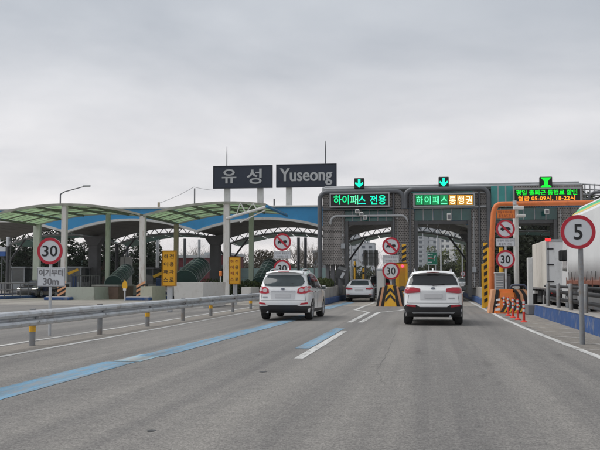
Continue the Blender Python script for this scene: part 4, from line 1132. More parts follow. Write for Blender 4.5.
t = thing('crash_cushion', (cx, Y, 0), 'orange topped striped crash cushion beside the red delineators', 'crash cushion')
hood(cx-.62, cx+.50, Y, Y+1.3, 1.02, .16, ORANGE_B, t)
mb = MB(); k_ = 0
for i in range(4):
    x0 = cx-.26+.22*i
    on_slope(MB(), [(x0-.12, .06), (x0+.02, .06), (x0+.22, .36), (x0+.10, .40)], Y, 1.02).build('black_stripe', BLACK, t)
    on_slope(MB(), [(x0+.03, .06), (x0+.10, .06), (x0+.28, .34), (x0+.23, .37)], Y, 1.02, .011).build('yellow_stripe', YELLOW, t)
    on_slope(MB(), [(x0+.12, .40), (x0+.22, .37), (x0+.02, .68), (x0-.08, .68)], Y, 1.02, .012).build('black_stripe', BLACK, t)
for z in (.12, .32, .52): on_slope(MB(), [(cx-.58+.1*z, z), (cx-.36, z+.03), (cx-.36, z+.12), (cx-.58+.1*z, z+.09)], Y, 1.02).build('white_stripe', REFL, t)
for i, (m, dx_) in enumerate(((BLACK, .48), (PEACH, .62), (BLACK, .76), (PEACH, .90), (BLACK, 1.02))):
    x = cx+dx_
    MB().prism([(x-.08, 0), (x+.06, 0), (x-.02, .8), (x-.16, 1.0), (x-.28, 1.02), (x-.14, .75)], 'y', Y+.10+.04*i, Y+1.6).build('side_strip', m, t)
for i, (m, dx_) in enumerate(((BLACK, .60), (PEACH, .74))):
    x = cx-dx_
    MB().prism([(x-.08, 0), (x+.08, 0), (x+.22, 1.0), (x+.08, 1.0)], 'y', Y+.2, Y+1.5).build('side_strip', m, t)

# striped height posts at the gate islands
def striped_post(u, v0, Y, w, label, z0=.9):
    x = PX(u, Y); zt = PZ(v0, Y)
    t = thing('striped_post', (x, Y, 0), label, 'striped post', 'black and yellow striped posts')
    MB().box(x-w/2, x+w/2, Y, Y+w, 0, zt, .015).build('shaft', YELLOW, t)
    z = zt-.2; i = 0
    while z > z0:
        MB().prism([(x-w/2-.006, z-.16), (x+w/2+.006, z-.04), (x+w/2+.006, z+.14), (x-w/2-.006, z+.02)], 'y', Y-.008, Y+w+.008).build('black_stripe', BLACK, t); z -= .34
striped_post(404.2, 244, 53, .24, 'tall black and yellow striped post left of the right white suv')
striped_post(486, 243, 47, .21, 'tall black and yellow striped post right of the middle gate lane', .2)
striped_post(482.9, 264, 46.5, .11, 'short plain yellow post beside the tall striped one', 99)
x = PX(401, 52); t = thing('control_cabinet', (x, 52, 0), 'yellow control cabinet behind the chevron crash cushion', 'cabinet')
MB().box(PX(395.5, 52), PX(407.5, 52), 52, 52.8, 0, PZ(263, 52), .04).build('body', YELLOW, t)
MB().box(PX(399, 52), PX(405.5, 52), 51.985, 52, .25, PZ(268, 52), .004).build('door', mat('amber cabinet door', (.50, .26, .02), .5), t)
MB().box(PX(394.8, 52), PX(408, 52), 51.95, 52.85, PZ(263, 52), PZ(262, 52), .02).build('lid', BLACK, t)
x = PX(403.5, 51.9); t = thing('lane_lamp', (PX(402.5, 51.8), 51.8, PZ(268, 51.8)), 'small pink lamp glowing at the left of the yellow cabinet', 'lamp')
MB().tube([(PX(402.5, 51.8), 51.7, PZ(266, 51.8)), (PX(402.5, 51.8), 51.98, PZ(266, 51.8))], .085, 12).build('lens', LED_PK, t)
x = PX(379.5, 51); t = thing('control_cabinet', (x, 51, 0), 'pale grey control cabinet left of the island 30 sign', 'cabinet')
MB().box(PX(376.6, 51), PX(385, 51), 51, 51.6, 0, PZ(268.5, 51), .03).build('body', BOOTH, t)
MB().box(PX(377.4, 51), PX(384.2, 51), 50.985, 51, .3, PZ(271, 51), .004).build('door', WALL_LAMP, t)

# ------------------------------------------------------------------ orange arch over the truck lane
t = thing('height_arch', (3.2, 44.5, 0), 'orange pipe height limit arch over the truck lane', 'height arch')
Y = 44.5
xa, xb, zt = PX(491.3, Y), 9.6, PZ(204.9, Y)
x2 = PX(496, Y)
pts = [(xa, Y, 0), (PX(492.3, Y), Y, PZ(240, Y)), (PX(494.3, Y), Y, PZ(214, Y)), (PX(495.3, Y), Y, PZ(210, Y)), (PX(497.2, Y), Y, PZ(206.6, Y)), (PX(500.5, Y), Y, zt), (PX(506, Y), Y, zt), (xb-.6, Y, zt+.02), (xb-.15, Y, zt-.2), (xb, Y, zt-.7), (xb, Y, 0)]
MB().tube(pts, .125, 12).build('arch_pipe', ORANGE, t, 60)
for x in (xa, xb): MB().box(x-.3, x+.3, Y-.3, Y+.3, 0, .06, .01).build('base_plate', STEEL_D, t)
# tall white pole with camera, yellow pole, cabinet, white post
Y = 43.0
x = PX(516.6, Y); t = thing('camera_pole', (x, Y, 0), 'white camera pole right of the orange arch', 'camera pole')
MB().tube([(x, Y, 0), (x, Y, PZ(206, Y))], .12, 12).build('shaft', WHITE_T, t, 50)
MB().box(x-.12, x+.36, Y-.35, Y-.02, PZ(211, Y), PZ(207.5, Y), .03).build('upper_camera', WALL_LAMP, t)
MB().box(x+.02, x+.42, Y-.42, Y-.02, PZ(218.5, Y), PZ(215.6, Y), .03).build('lower_camera', WALL_LAMP, t)
MB().tube([(x-.05, Y-.1, PZ(206, Y)), (x-.05, Y-.1, PZ(201.8, Y))], .09, 8).build('beacon', STEEL, t)
x = PX(501.5, 43.6); t = thing('yellow_pole', (x, 43.6, 0), 'yellow pole just behind the no vehicle sign', 'pole')
MB().tube([(x, 43.6, 0), (x, 43.6, PZ(248, 43.6))], .10, 10).build('shaft', YELLOW, t, 50)
MB().box(x-.18, x+.18, 43.42, 43.78, 0, .05, .01).build('base_plate', STEEL_D, t)
x = PX(491, 46); t = thing('yellow_pole', (PX(489.3, 47.5), 47.0, 0), 'yellow pole between the striped posts and the orange arch', 'pole')
MB().tube([(PX(489.3, 47.), 47.0, 0), (PX(489.3, 47.), 47.0, PZ(248, 47))], .09, 10).build('shaft', YELLOW, t, 50)
MB().box(PX(489.3, 47.)-.16, PX(489.3, 47.)+.16, 46.84, 47.16, 0, .05, .01).build('base_plate', STEEL_D, t)
t = thing('control_cabinet', (PX(500, 42.6), 42.6, 0), 'white louvred control cabinet above the orange crash cushion', 'cabinet')
MB().box(PX(495.3, 42.6), PX(504.3, 42.6), 42.6, 43.2, 0, PZ(273.5, 42.6), .03).build('body', BOOTH, t)
MB().box(PX(494.8, 42.6), PX(504.8, 42.6), 42.55, 43.25, PZ(273.5, 42.6), PZ(272.6, 42.6), .01).build('lid', WALL_LAMP, t)
for k in range(5):
    MB().box(PX(496.3, 42.6), PX(503.3, 42.6), 42.575, 42.6, PZ(287-k*2.4, 42.6), PZ(286-k*2.4, 42.6)).build('louvre', WALL_LAMP, t)
t = thing('control_cabinet', (PX(508.5, 43), 43, 0), 'narrow dark control cabinet beside the white louvred one', 'cabinet')
MB().box(PX(505.5, 43), PX(511, 43), 43, 43.6, 0, PZ(274, 43), .03).build('body', CHASSIS, t)
MB().box(PX(506, 43), PX(510.4, 43), 42.99, 43, .8, PZ(276, 43)).build('door', FRAME_D, t)
x = PX(530.3, 37.9); t = thing('guide_post', (x, 37.9, 0), 'square white post at the start of the blue wall', 'post')
MB().box(PX(527.6, 37.9), PX(533, 37.9), 37.9, 38.15, 0, PZ(258, 37.9), .03).build('shaft', WHITE_T, t)
MB().box(PX(527, 37.9), PX(533.6, 37.9), 37.86, 38.2, 0, .12, .02).build('base_plate', STEEL_D, t)
# dark railing hoop between the pole and the post
t = thing('railing', (PX(516, 40), 40, 0), 'dark blue railing hoop behind the red delineators', 'railing')
x0, x1 = PX(510.5, 40), PX(526, 40)
MB().tube([(x0, 40, 0), (x0, 40, 1.12), (x0+.08, 40, 1.2), (x1-.08, 40, 1.2), (x1, 40, 1.12), (x1, 40, 0)], .045, 8).build('hoop', mat('dark blue pipe', (.03, .045, .085), .5), t, 60)
MB().tube([(x0, 40, .65), (x1, 40, .65)], .035, 8).build('mid_rail', MATS['dark blue pipe'], t, 60)

# red delineators
first = None
for i, (u, v) in enumerate(((524, 322.3), (518, 320), (513, 318), (508.3, 316), (504, 313.6))):
    p = G(u, v); p.z = 0
    labs = ['red delineator post nearest the viewer, first of five', 'red delineator post, second nearest of the five', 'red delineator post in the middle of the row of five', 'red delineator post, second farthest of the five', 'red delineator post farthest away, right at the orange cushion']
    if first is None:
        t = first = thing('delineator', p, labs[0], 'delineator', 'red delineator posts by the orange cushion')
        MB().tube([p, p+Vector((0, 0, .03)), p+Vector((0, 0, .07))], [.115, .11, .055], 14).build('base', RED_D, t, 40)
        MB().tube([p+Vector((0, 0, .06)), p+Vector((0, 0, .72)), p+Vector((0, 0, .75))], [.043, .040, .02], 12).build('shaft', RED_D, t, 40)
        for z in (.36, .50, .63): MB().tube([p+Vector((0, 0, z)), p+Vector((0, 0, z+.075))], .0445, 12, False).build('reflective_band', REFL, t, 40)
    else: copy_tree(first, p, labs[i])

# ------------------------------------------------------------------ blue wall with steel posts and rails at right
WX = 4.28
t = thing('blue_wall', (WX, 20, 0), 'low blue painted concrete wall with steel posts and rails', 'wall')
for k in range(8):
    y0 = 8+3.7*k; y1 = y0+3.7-.02
    h = .50 - .012*k
    MB().prism([(WX-.05, 0), (WX+.55, 0), (WX+.55, h), (WX, h)], 'y', y0, y1).build('wall_segment', BLUE_K, t)
    MB().box(WX-.012, WX+.56, y0+.004, y1-.004, h, h+.028, .008).build('coping', CONCRETE, t)
MB().box(PX(527, 37.7), WX+.6, 37.62, 38.9, 0, .42, .03).build('end_block', PILLAR, t)
for y in [13.2+2.75*k for k in range(9)]:
    MB().tube([(WX+.22, y, .4), (WX+.22, y, 1.28), (WX+.22, y, 1.31)], [.072, .072, .05], 10).build('steel_post', STEEL_D, t, 50)
for z, r in ((.72, .06), (.98, .06), (1.18, .05)):
    for k in range(4): MB().tube([(WX+.42, 8+7.4*k, z), (WX+.42, 8+7.4*k+7.36, z)], r, 8).build('rail', CHASSIS, t, 60)
sheet('truck_lane', 4.83, 18, -20, 60, 0.003, CONC, 'dusty concrete truck lane beyond the blue wall', 'lane')
# far guard rail of the truck lane
t = thing('guard_rail', (9.2, 40, 0), 'dull steel guard rail beyond the trucks', 'guard rail')
for k in range(9): MB().tube([(9.4, 22+4*k, 0), (9.4, 22+4*k, .85)], .07, 8).build('post', STEEL_D, t, 60)
for k in range(4): MB().box(9.25, 9.32, 22+8*k, 22+8*k+7.98, .5, .82, .02).build('rail_beam', STEEL, t)
# ------------------------------------------------------------------ vehicles
def catmull(pts, n):
    P = [pts[0]]+pts+[pts[-1]]; out_ = []
    for i in range(1, len(P)-2):
        a, b, c, d = (np.array(P[i-1]), np.array(P[i]), np.array(P[i+1]), np.array(P[i+2]))
        for k in range(n):
            s = k/n; out_.append(tuple(.5*((2*b)+(c-a)*s+(2*a-5*b+4*c-d)*s*s+(3*b-a-3*c+d)*s**3)))
    out_.append(tuple(P[-2])); return out_

class Car:
    def __init__(s, name, label, loc, rot, upper, length, half, zroof, roofhalf, belt, wr, axles, paint, ground_clear=.26, R_=(.17, .10), bow=.09, cat='car', group=None):
        s.t = thing(name, (0, 0, 0), label, cat, group); s.loc, s.rot = loc, rot
        s.len, s.axles, s.wr, s.half = length, axles, wr, half
        up = catmull(upper, 5)
        gz = ground_clear; ra = wr+.055
        bottom = []
        def arch(yc):     # travelling from front to rear
            return [(yc+ra*math.cos(t), max(gz, wr+ra*math.sin(t))) for t in np.linspace(-.25, math.pi+.25, 15)]
        ff = arch(axles[1]); fr = arch(axles[0])
        bottom = [(p[0], p[1]) for p in ff] + [((axles[0]+axles[1])/2, gz)] + [(p[0], p[1]) for p in fr]
        loop = [(p[0], p[1], 1.0) for p in up] + [(p[0], p[1], 0.0) for p in bottom]
        # weights fade near the lower ends of the upper profile
        L2 = []
        for (y, z, w) in loop:
            if w > 0: w = min(1, max(0.12, (z-gz)/.25))
            L2.append((y, z, w))
        n = len(L2)
        P = np.array([(a, b) for a, b, _ in L2]); Wt = np.array([w for *_, w in L2])
        T = np.roll(P, -1, 0)-np.roll(P, 1, 0); T /= np.linalg.norm(T, axis=1)[:, None]+1e-9
        Nn = np.stack([T[:, 1], -T[:, 0]], 1)         # inward for this winding (rear up, roof forward, nose down)
        def W(y, z):
            f = half - .035*(max(0, (.75-z))/.45)**2
            if z > belt: f -= (half-roofhalf-.06)*((z-belt)/(zroof-belt)) + .06*((z-belt)/(zroof-belt))**3
            e = abs(y-length*.5)/(length*.5); return f*(1-.10*e**5)
        s.W = W
        cols = []
        fr_ = [0, .22, .44, .66, .84, 1.0]
        rings = [R(a) for a in (18, 36, 54, 72, 90)]
        def pos(i, inset, sx, sz):
            q = P[i] + Nn[i]*np.array([sx, sz])*inset*Wt[i]; return q
        V = []; C = 0
        side = []
        for f in fr_: side.append(('s', f))
        for r in rings: side.append(('r', r))
        def vert(i, kind, val, sgn):
            if kind == 's':
                w = W(*P[i]); xx = val*(w-R_[0]); ins = bow*(xx/w)**2
                q = pos(i, ins, 1.0, .35); return (sgn*xx, q[0], q[1])
            w0 = W(*P[i]); b0 = bow*((w0-R_[0])/w0)**2
            ins = R_[1]*(1-math.cos(val))
            q = P[i] + Nn[i]*Wt[i]*(np.array([1.0, .35])*b0 + np.array([1.5, 1.0])*ins)
            w = W(*q); return (sgn*(w-R_[0]+R_[0]*math.sin(val)), q[0], q[1])
        order = [(-1, k) for k in reversed(side[1:])] + [(1, side[0])] + [(1, k) for k in side[1:]]
        m = len(order)
        for i in range(n):
            for sg, (k, v) in order: V.append(vert(i, k, v, sg))
        Fc = []
        for i in range(n):
            j = (i+1) % n
            for c in range(m-1): Fc.append((i*m+c, j*m+c, j*m+c+1, i*m+c+1))
        for sg, c in ((-1, 0), (1, m-1)):
            ring2 = [Vector((V[i*m+c][1], V[i*m+c][2])) for i in range(n)]
            ys_ = [p.x for p in ring2]; zs_ = [p.y for p in ring2]
            inner = [Vector((y, z)) for y in np.arange(min(ys_)+.05, max(ys_), .11) for z in np.arange(min(zs_)+.05, max(zs_), .09)]
            vs, _, fs, *_ = delaunay_2d_cdt(ring2+inner, [(i, (i+1) % n) for i in range(n)], [], 1, 1e-5)
            base = len(V)
            V += [(sg*W(p.x, p.y), p.x, p.y) for p in vs]
            Fc += [tuple(base+k for k in f) for f in fs]
        bm = bmesh.new(); bv = [bm.verts.new(v) for v in V]
        for f in Fc:
            try: bm.faces.new([bv[k] for k in f])
            except ValueError: pass
        bmesh.ops.remove_doubles(bm, verts=bm.verts, dist=.0015)
        bmesh.ops.recalc_face_normals(bm, faces=bm.faces)
        bmesh.ops.triangulate(bm, faces=[f for f in bm.faces if len(f.verts) > 4])
        s.bvh = BVHTree.FromBMesh(bm)
        mb = MB(); mb.bm(bm); s.body = mb.build('body', paint, s.t, 42)
        lin = MB()
        for yc in axles:
            a = [(yc+(ra-.012)*math.cos(t), wr+(ra-.012)*math.sin(t)) for t in np.linspace(-.3, math.pi+.3, 18)]
            for (y, z) in a: lin.v += [(-half+.05, y, z), (half-.05, y, z)]
            b = len(lin.v)-2*len(a); lin.f += [(b+2*i, b+2*i+1, b+2*i+3, b+2*i+2) for i in range(len(a)-1)]
        lin.build('wheel_arch_liner', CLAD, s.t)
        for yc in axles:
            for sg in (-1, 1): s.wheel(sg, yc)
    def wheel(s, sg, yc):
        r = s.wr; xo = sg*(s.half-.025); w = .24
        prof = [(r*.70, 0), (r*.90, -.005), (r*.985, .03), (r, .07), (r, w-.07), (r*.985, w-.03), (r*.9, w+.005), (r*.70, w)]
        mb = MB(); nn = 28
        for k in range(nn):
            t = 2*math.pi*k/nn
            for (rr, d) in prof: mb.v.append((xo-sg*d, yc+rr*math.cos(t), r+rr*math.sin(t)))
        q = len(prof)
        mb.f = [(k*q+i, k*q+i+1, ((k+1) % nn)*q+i+1, ((k+1) % nn)*q+i) for k in range(nn) for i in range(q-1)]
        tyre = mb.build('tyre', RUBBER, s.t, 50)
        rm = MB()
        for k in range(nn):
            t = 2*math.pi*k/nn
            for (rr, d) in ((r*.71, .0), (r*.66, .01), (r*.63, .06), (r*.62, .2)): rm.v.append((xo-sg*d, yc+rr*math.cos(t), r+rr*math.sin(t)))
        rm.f = [(k*4+i, k*4+i+1, ((k+1) % nn)*4+i+1, ((k+1) % nn)*4+i) for k in range(nn) for i in range(3)]
        for k in range(5):
            t = 2*math.pi*k/5+.3
            for dt in (-.13, .13):
                rm.bar((xo-sg*.03, yc+.05*math.cos(t), r+.05*math.sin(t)), (xo-sg*.015, yc+r*.66*math.cos(t+dt), r+r*.66*math.sin(t+dt)), .045, .03, (1, 0, 0))
        rm.tube([(xo-sg*.05, yc, r), (xo-sg*.01, yc, r)], .06, 12)
        rm.build('rim', ALLOY, tyre, 50)
        d = MB(); d.tube([(xo-sg*.14, yc, r), (xo-sg*.13, yc, r)], r*.6, 20); d.build('brake_disc', CLAD, tyre)
    def patch(s, name, poly, side, m, off=.008, step=.05, parent=None, smooth=50):
        """A panel that follows the body: 2D outline seen from one side, laid on the surface."""
        n = len(poly); fine = []
        for i in range(n):
            a, b = Vector(poly[i]), Vector(poly[(i+1) % n]); k = max(1, int((b-a).length/step))
            fine += [a.lerp(b, q/k) for q in range(k)]
        xs = [p.x for p in fine]; zs = [p.y for p in fine]
        inner = [Vector((x, z)) for x in np.arange(min(xs)+step/2, max(xs), step) for z in np.arange(min(zs)+step/2, max(zs), step)]
        nf = len(fine)
        vs, _, fs, ov, *_ = delaunay_2d_cdt(fine+inner, [(i, (i+1) % nf) for i in range(nf)], [], 1, 1e-5)
        D = {'rear': Vector((0, 1, 0)), 'front': Vector((0, -1, 0)), 'left': Vector((1, 0, 0)), 'right': Vector((-1, 0, 0)), 'top': Vector((0, 0, -1))}[side]
        mb = MB(); lo = []
        for p in vs:
            o = Vector((p.x, -3, p.y)) if side == 'rear' else Vector((p.x, s.len+3, p.y)) if side == 'front' else Vector((-4, p.x, p.y)) if side == 'left' else Vector((4, p.x, p.y)) if side == 'right' else Vector((p.x, p.y, 4))
            h, nr, *_ = s.bvh.ray_cast(o, D)
            if h is None:
                h, nr, *_ = s.bvh.find_nearest(o + D*(3 if side in ('rear', 'front') else 4-s.half))
            if nr.dot(D) > 0: nr = -nr
            mb.v.append(tuple(h+nr*off)); lo.append(tuple(h-nr*.012))
        mb.f = [tuple(f) for f in fs]
        nv = len(mb.v); mb.v += lo
        ec = {}
        for f in fs:
            for i in range(len(f)):
                e = (f[i], f[(i+1) % len(f)]); ec[tuple(sorted(e))] = ec.get(tuple(sorted(e)), 0)+1
        for (a, b), c in ec.items():
            if c == 1: mb.f.append((a, b, b+nv, a+nv))
        return mb.build(name, m, parent or s.t, smooth)
    def mirror_patch(s, name, poly, m, side='rear', **k):
        if side == 'rear' or side == 'front':
            s.patch(name, poly, side, m, **k); return s.patch(name, [(-a, b) for a, b in reversed(poly)], side, m, **k)
        s.patch(name, poly, 'left', m, **k); return s.patch(name, poly, 'right', m, **k)
    def mirrors(s, y, z, m, w=.24, cap=None):
        for sg in (-1, 1):
            x = sg*(s.half-.01)
            bm = bmesh.new(); bmesh.ops.create_cube(bm, size=1)
            for v in bm.verts: v.co = (x+sg*.06+v.co.x*w+sg*.04, y+v.co.y*.13+sg*v.co.x*.05, z+v.co.z*.17)
            bmesh.ops.bevel(bm, geom=bm.edges[:], offset=.05, segments=3, affect='EDGES')
            mb = MB(); mb.bm(bm); mb.bar((x-sg*.03, y+.02, z-.06), (x+sg*.08, y, z-.04), .06, .05); mo = mb.build('wing_mirror', m, s.t, 60)
            MB().box(min(x+sg*.0, x+sg*.19), max(x, x+sg*.19), y-.078, y-.07, z-.055, z+.06).build('mirror_glass', GLASS_L, mo)
    def place(s):
        s.t.location = s.loc; s.t.rotation_euler = (0, 0, s.rot); ORG[s.t.name] = Vector(s.loc)

SUV_UP = [(.62, .27), (.30, .28), (.09, .36), (.025, .48), (.0, .62), (.03, .80), (.05, .95), (.07, 1.08), (.14, 1.24), (.27, 1.44), (.33, 1.58), (.40, 1.645), (.75, 1.69), (1.5, 1.725), (2.2, 1.71), (2.75, 1.63), (3.2, 1.36), (3.58, 1.13), (4.05, 1.05), (4.45, .95), (4.66, .80), (4.74, .62), (4.72, .42), (4.62, .28), (4.45, .26)]
def suv(name, label, loc, rot, style, paint=PAINT_W, zs=1.0, lit=False):
    up = [(y, z*zs if z > .5 else z) for y, z in SUV_UP]
    c = Car(name, label, loc, rot, up, 4.74, .945 if style == 'a' else .935, 1.72*zs, .66, 1.0, .365, (1.0, 3.73), paint)
    gw = .70 if style == 'a' else .72
    # tailgate glass, spoiler, brake light
    if style == 'a':
        c.patch('rear_window', [(-.76, 1.27), (-.60, 1.27), (0, 1.25), (.60, 1.27), (.76, 1.27), (.70, 1.45), (.60, 1.575), (0, 1.60), (-.60, 1.575), (-.70, 1.45)], 'rear', GLASS, .022, .035)
    else:
        c.patch('rear_window', [(-.66, 1.22), (-.4, 1.20), (.4, 1.20), (.66, 1.22), (.735, 1.34), (.66, 1.52), (.58, 1.585), (0, 1.60), (-.58, 1.585), (-.66, 1.52), (-.735, 1.34)], 'rear', GLASS_L, .022, .035)
    sp = MB()
    pts = [(-.66, .335, 1.59*zs), (-.4, .25, 1.635*zs), (0, .215, 1.65*zs), (.4, .25, 1.635*zs), (.66, .335, 1.59*zs)]
    for (x, y, z) in pts: sp.v += [(x, y, z), (x, y+.03, z+.045), (x*1.0, y+.34, z+.075), (x, y+.3, z)]
    for i in range(4): sp.f += [(4*i+k, 4*i+(k+1) % 4, 4*i+4+(k+1) % 4, 4*i+4+k) for k in range(4)]
    sp.f += [(0, 1, 2, 3), (19, 18, 17, 16)]
    spo = sp.build('spoiler', paint, c.t, 50)
    MB().box(-.20, .20, .198, .22, 1.650*zs, 1.672*zs, .004).build('brake_light', LAMP_B if style == 'b' else LAMP, spo)
    # side windows
    win = [(.42, 1.20), (.62, 1.16), (3.02, 1.10), (3.12, 1.14), (2.62, 1.52), (2.0, 1.585), (1.2, 1.59), (.72, 1.53), (.45, 1.34)]
    for sd in ('left', 'right'):
        c.patch('side_window', [(y, z*zs) for y, z in ([(.50, 1.22), (1.02, 1.16), (1.02, 1.57), (.78, 1.53), (.54, 1.36)])], sd, GLASS, .006)
        c.patch('side_window', [(1.07, 1.155), (1.98, 1.13), (1.98, 1.585*zs), (1.07, 1.575*zs)], sd, GLASS, .006)
        c.patch('side_window', [(2.06, 1.13), (3.06, 1.10), (2.62, 1.48*zs), (2.4, 1.545*zs), (2.06, 1.58*zs)], sd, GLASS, .006)
        for y in (1.24, 2.16):
            c.patch('door_handle', [(y, .985), (y+.2, .985), (y+.2, 1.015), (y, 1.015)], sd, CHROME, .03)
        c.patch('sill_cladding', [(1.42, .28), (3.32, .28), (3.32, .38), (1.42, .40)], sd, CLAD, .010)
        for yc in c.axles:
            rr0, rr1 = .43, .50
            a0 = [(yc+rr1*math.cos(t), .365+rr1*math.sin(t)) for t in np.linspace(.16, math.pi-.16, 14)]
            a1 = [(yc+rr0*math.cos(t), .365+rr0*math.sin(t)) for t in np.linspace(math.pi-.16, .16, 14)]
            if style == 'a': c.patch('arch_cladding', a0+a1, sd, CLAD, .010)
    c.patch('windscreen', [(-.66, 1.16), (.66, 1.16), (.56, 1.58*zs), (-.56, 1.58*zs)], 'front', GLASS, .008)
    for x in (-.58, .58):
        MB().tube([(x, .72, 1.685*zs), (x, .85, 1.74*zs), (x*1.02, 1.6, 1.775*zs), (x, 2.35, 1.745*zs), (x*.98, 2.5, 1.69*zs)], .022, 7).build('roof_rail', CHROME, c.t, 60)
    if style == 'a':      # wide tail lamps, black lower bumper
        L_ = [(.40, 1.04), (.40, 1.145), (.60, 1.185), (.86, 1.185), (.94, 1.13), (.925, 1.03), (.80, 1.00), (.55, 1.02)]
        c.mirror_patch('tail_lamp', L_, LAMP, off=.018)
        c.mirror_patch('lamp_bar', [(.46, 1.075), (.46, 1.10), (.85, 1.125), (.85, 1.09)], LAMP_B, off=.024)
        c.patch('bumper_cladding', [(-.94, .275), (-.70, .265), (.70, .265), (.94, .275), (.925, .62), (.80, .66), (.52, .645), (.42, .58), (-.42, .58), (-.52, .645), (-.80, .66), (-.925, .62)], 'rear', CLAD, .016)
        c.mirror_patch('reflector', [(.54, .575), (.54, .635), (.80, .655), (.815, .60)], LAMP, off=.03)
        c.patch('skid_strip', [(-.62, .385), (.62, .385), (.66, .425), (-.66, .425)], 'rear', mat('dull silver plastic', (.28, .29, .30), .5), .028)
        c.patch('licence_plate', [(-.27, .86), (.27, .86), (.27, .99), (-.27, .99)], 'rear', PLATE, .026)
        c.patch('tailgate_shade_patch', [(-.40, .80), (.40, .80), (.41, 1.06), (-.41, 1.06)], 'rear', mat('painted tailgate shade', (.60, .605, .615), .4, 0, .03, 1), .006)  # no real hollow: greyer patch on the tailgate paints in the plate recess's shade
        c.patch('chrome_strip', [(-.38, 1.085), (.38, 1.085), (.38, 1.11), (-.38, 1.11)], 'rear', paint, .014)
        c.patch('emblem', [(.065*math.cos(t), 1.155+.033*math.sin(t)) for t in np.linspace(0, 6.283, 18)[:-1]], 'rear', mat('dark emblem', (.16, .17, .2), .3, .5), .024, step=.02)
        c.patch('badge', [(.47, .845), (.66, .845), (.66, .872), (.47, .872)], 'rear', mat('grey badge', (.35, .36, .38), .4, .4), .014, step=.03)
        MB().tube([(.52, .15, .30), (.52, .04, .285)], .035, 10).build('exhaust_pipe', STEEL, c.t, 60)
    else:                 # tall lamps with rings, white bumper, black valance
        L_ = [(.50, .965), (.52, 1.10), (.62, 1.17), (.80, 1.20), (.915, 1.20), (.93, 1.13), (.93, 1.01), (.80, .955), (.62, .94)]
        c.mirror_patch('tail_lamp', L_, LAMP_B, off=.016)
        c.mirror_patch('clear_lens', [(.585+.085*math.cos(t)+.06, 1.055+.065*math.sin(t)) for t in np.linspace(0, 6.283, 14)[:-1]], LAMP_C, off=.024, step=.04)
        c.mirror_patch('clear_lens', [(.80+.06*math.cos(t), 1.09+.075*math.sin(t)) for t in np.linspace(0, 6.283, 14)[:-1]], LAMP_C, off=.024, step=.04)
        c.patch('bumper_cladding', [(-.93, .275), (-.70, .265), (.70, .265), (.93, .275), (.92, .52), (.62, .50), (.5, .54), (-.5, .54), (-.62, .50), (-.92, .52)], 'rear', CLAD, .016)
        c.mirror_patch('reflector', [(.61, .56), (.63, .615), (.85, .645), (.86, .585)], LAMP_B, off=.018)
        c.patch('licence_plate', [(-.27, .80), (.27, .80), (.27, .93), (-.27, .93)], 'rear', PLATE, .022)
        c.patch('tailgate_shade_patch', [(-.42, .745), (.42, .745), (.45, 1.0), (-.45, 1.0)], 'rear', mat('painted tailgate shade', (.60, .605, .615), .4, 0, .03, 1), .008)  # recess shade put into the colour of a patch laid on the body
        c.patch('chrome_strip', [(-.44, 1.02), (.44, 1.02), (.44, 1.055), (-.44, 1.055)], 'rear', CHROME, .022)
        c.patch('emblem', [(.07*math.cos(t), 1.10+.036*math.sin(t)) for t in np.linspace(0, 6.283, 18)[:-1]], 'rear', mat('dark emblem', (.16, .17, .2), .3, .5), .026, step=.02)
        c.patch('badge', [(-.72, .80), (-.55, .80), (-.55, .83), (-.72, .83)], 'rear', mat('grey badge', (.35, .36, .38), .4, .4), .014, step=.03)
        MB().tube([(-.55, .15, .30), (-.55, .03, .285)], .035, 10).build('exhaust_pipe', STEEL, c.t, 60)
    SEAM = mat('panel gap', (.05, .05, .055), .8, 0, .1, 4)
    for sg in (-1, 1):
        c.patch('tailgate_seam', [(sg*.80, .70), (sg*.80+.008, .70), (sg*.76+.008, .95), (sg*.76, .95)], 'rear', SEAM, .004)
    c.patch('tailgate_seam', [(-.80, .70), (.80, .70), (.80, .709), (-.80, .709)], 'rear', SEAM, .004)
    for sd in ('left', 'right'):
        for (ya, yb) in ((1.05, 1.45), (2.02, 2.02), (3.05, 3.2)):
            c.patch('door_seam', [(ya, 1.10), (ya+.009, 1.10), (yb+.009, .42), (yb, .42)], sd, SEAM, .004)
        c.patch('belt_strip', [(.5, 1.135), (3.05, 1.075), (3.05, 1.09), (.5, 1.15)], sd, CHROME, .009)
    c.patch('fuel_flap', [(.62, .92), (.80, .92), (.80, .929), (.62, .929)], 'right', SEAM, .004)
    c.mirrors(3.0, 1.13, CLAD if style == 'a' else paint)
    MB().bar((-.02, .125, 1.255), (.36, .150, 1.30), .018, .018).build('rear_wiper', CLAD, c.t)
    MB().prism([(1.05, 1.72*zs), (1.28, 1.725*zs), (1.12, 1.80*zs)], 'x', -.02, .02).build('roof_fin', paint, c.t)
    c.place(); return c
p = G(433, 325)
suv('suv', 'white suv with wide red tail lamps and black bumper, driving ahead in our lane', (PX(433, 28.6), 28.4, 0), 0, 'a')
suv('suv', 'white suv with ringed red tail lamps straddling the blue line at left', (PX(283.5, 31.4), 31.2, 0), R(-1.5), 'b', zs=1.03)
suv('suv', 'black suv half hidden ahead of the white sedan', (PX(378.8, 70), 70, 0), R(0), 'a', PAINT_K, 1.04)
suv('suv', 'distant white suv with red lamps beyond the middle gate', (PX(462, 118), 118, 0), R(-6), 'b', zs=1.0)

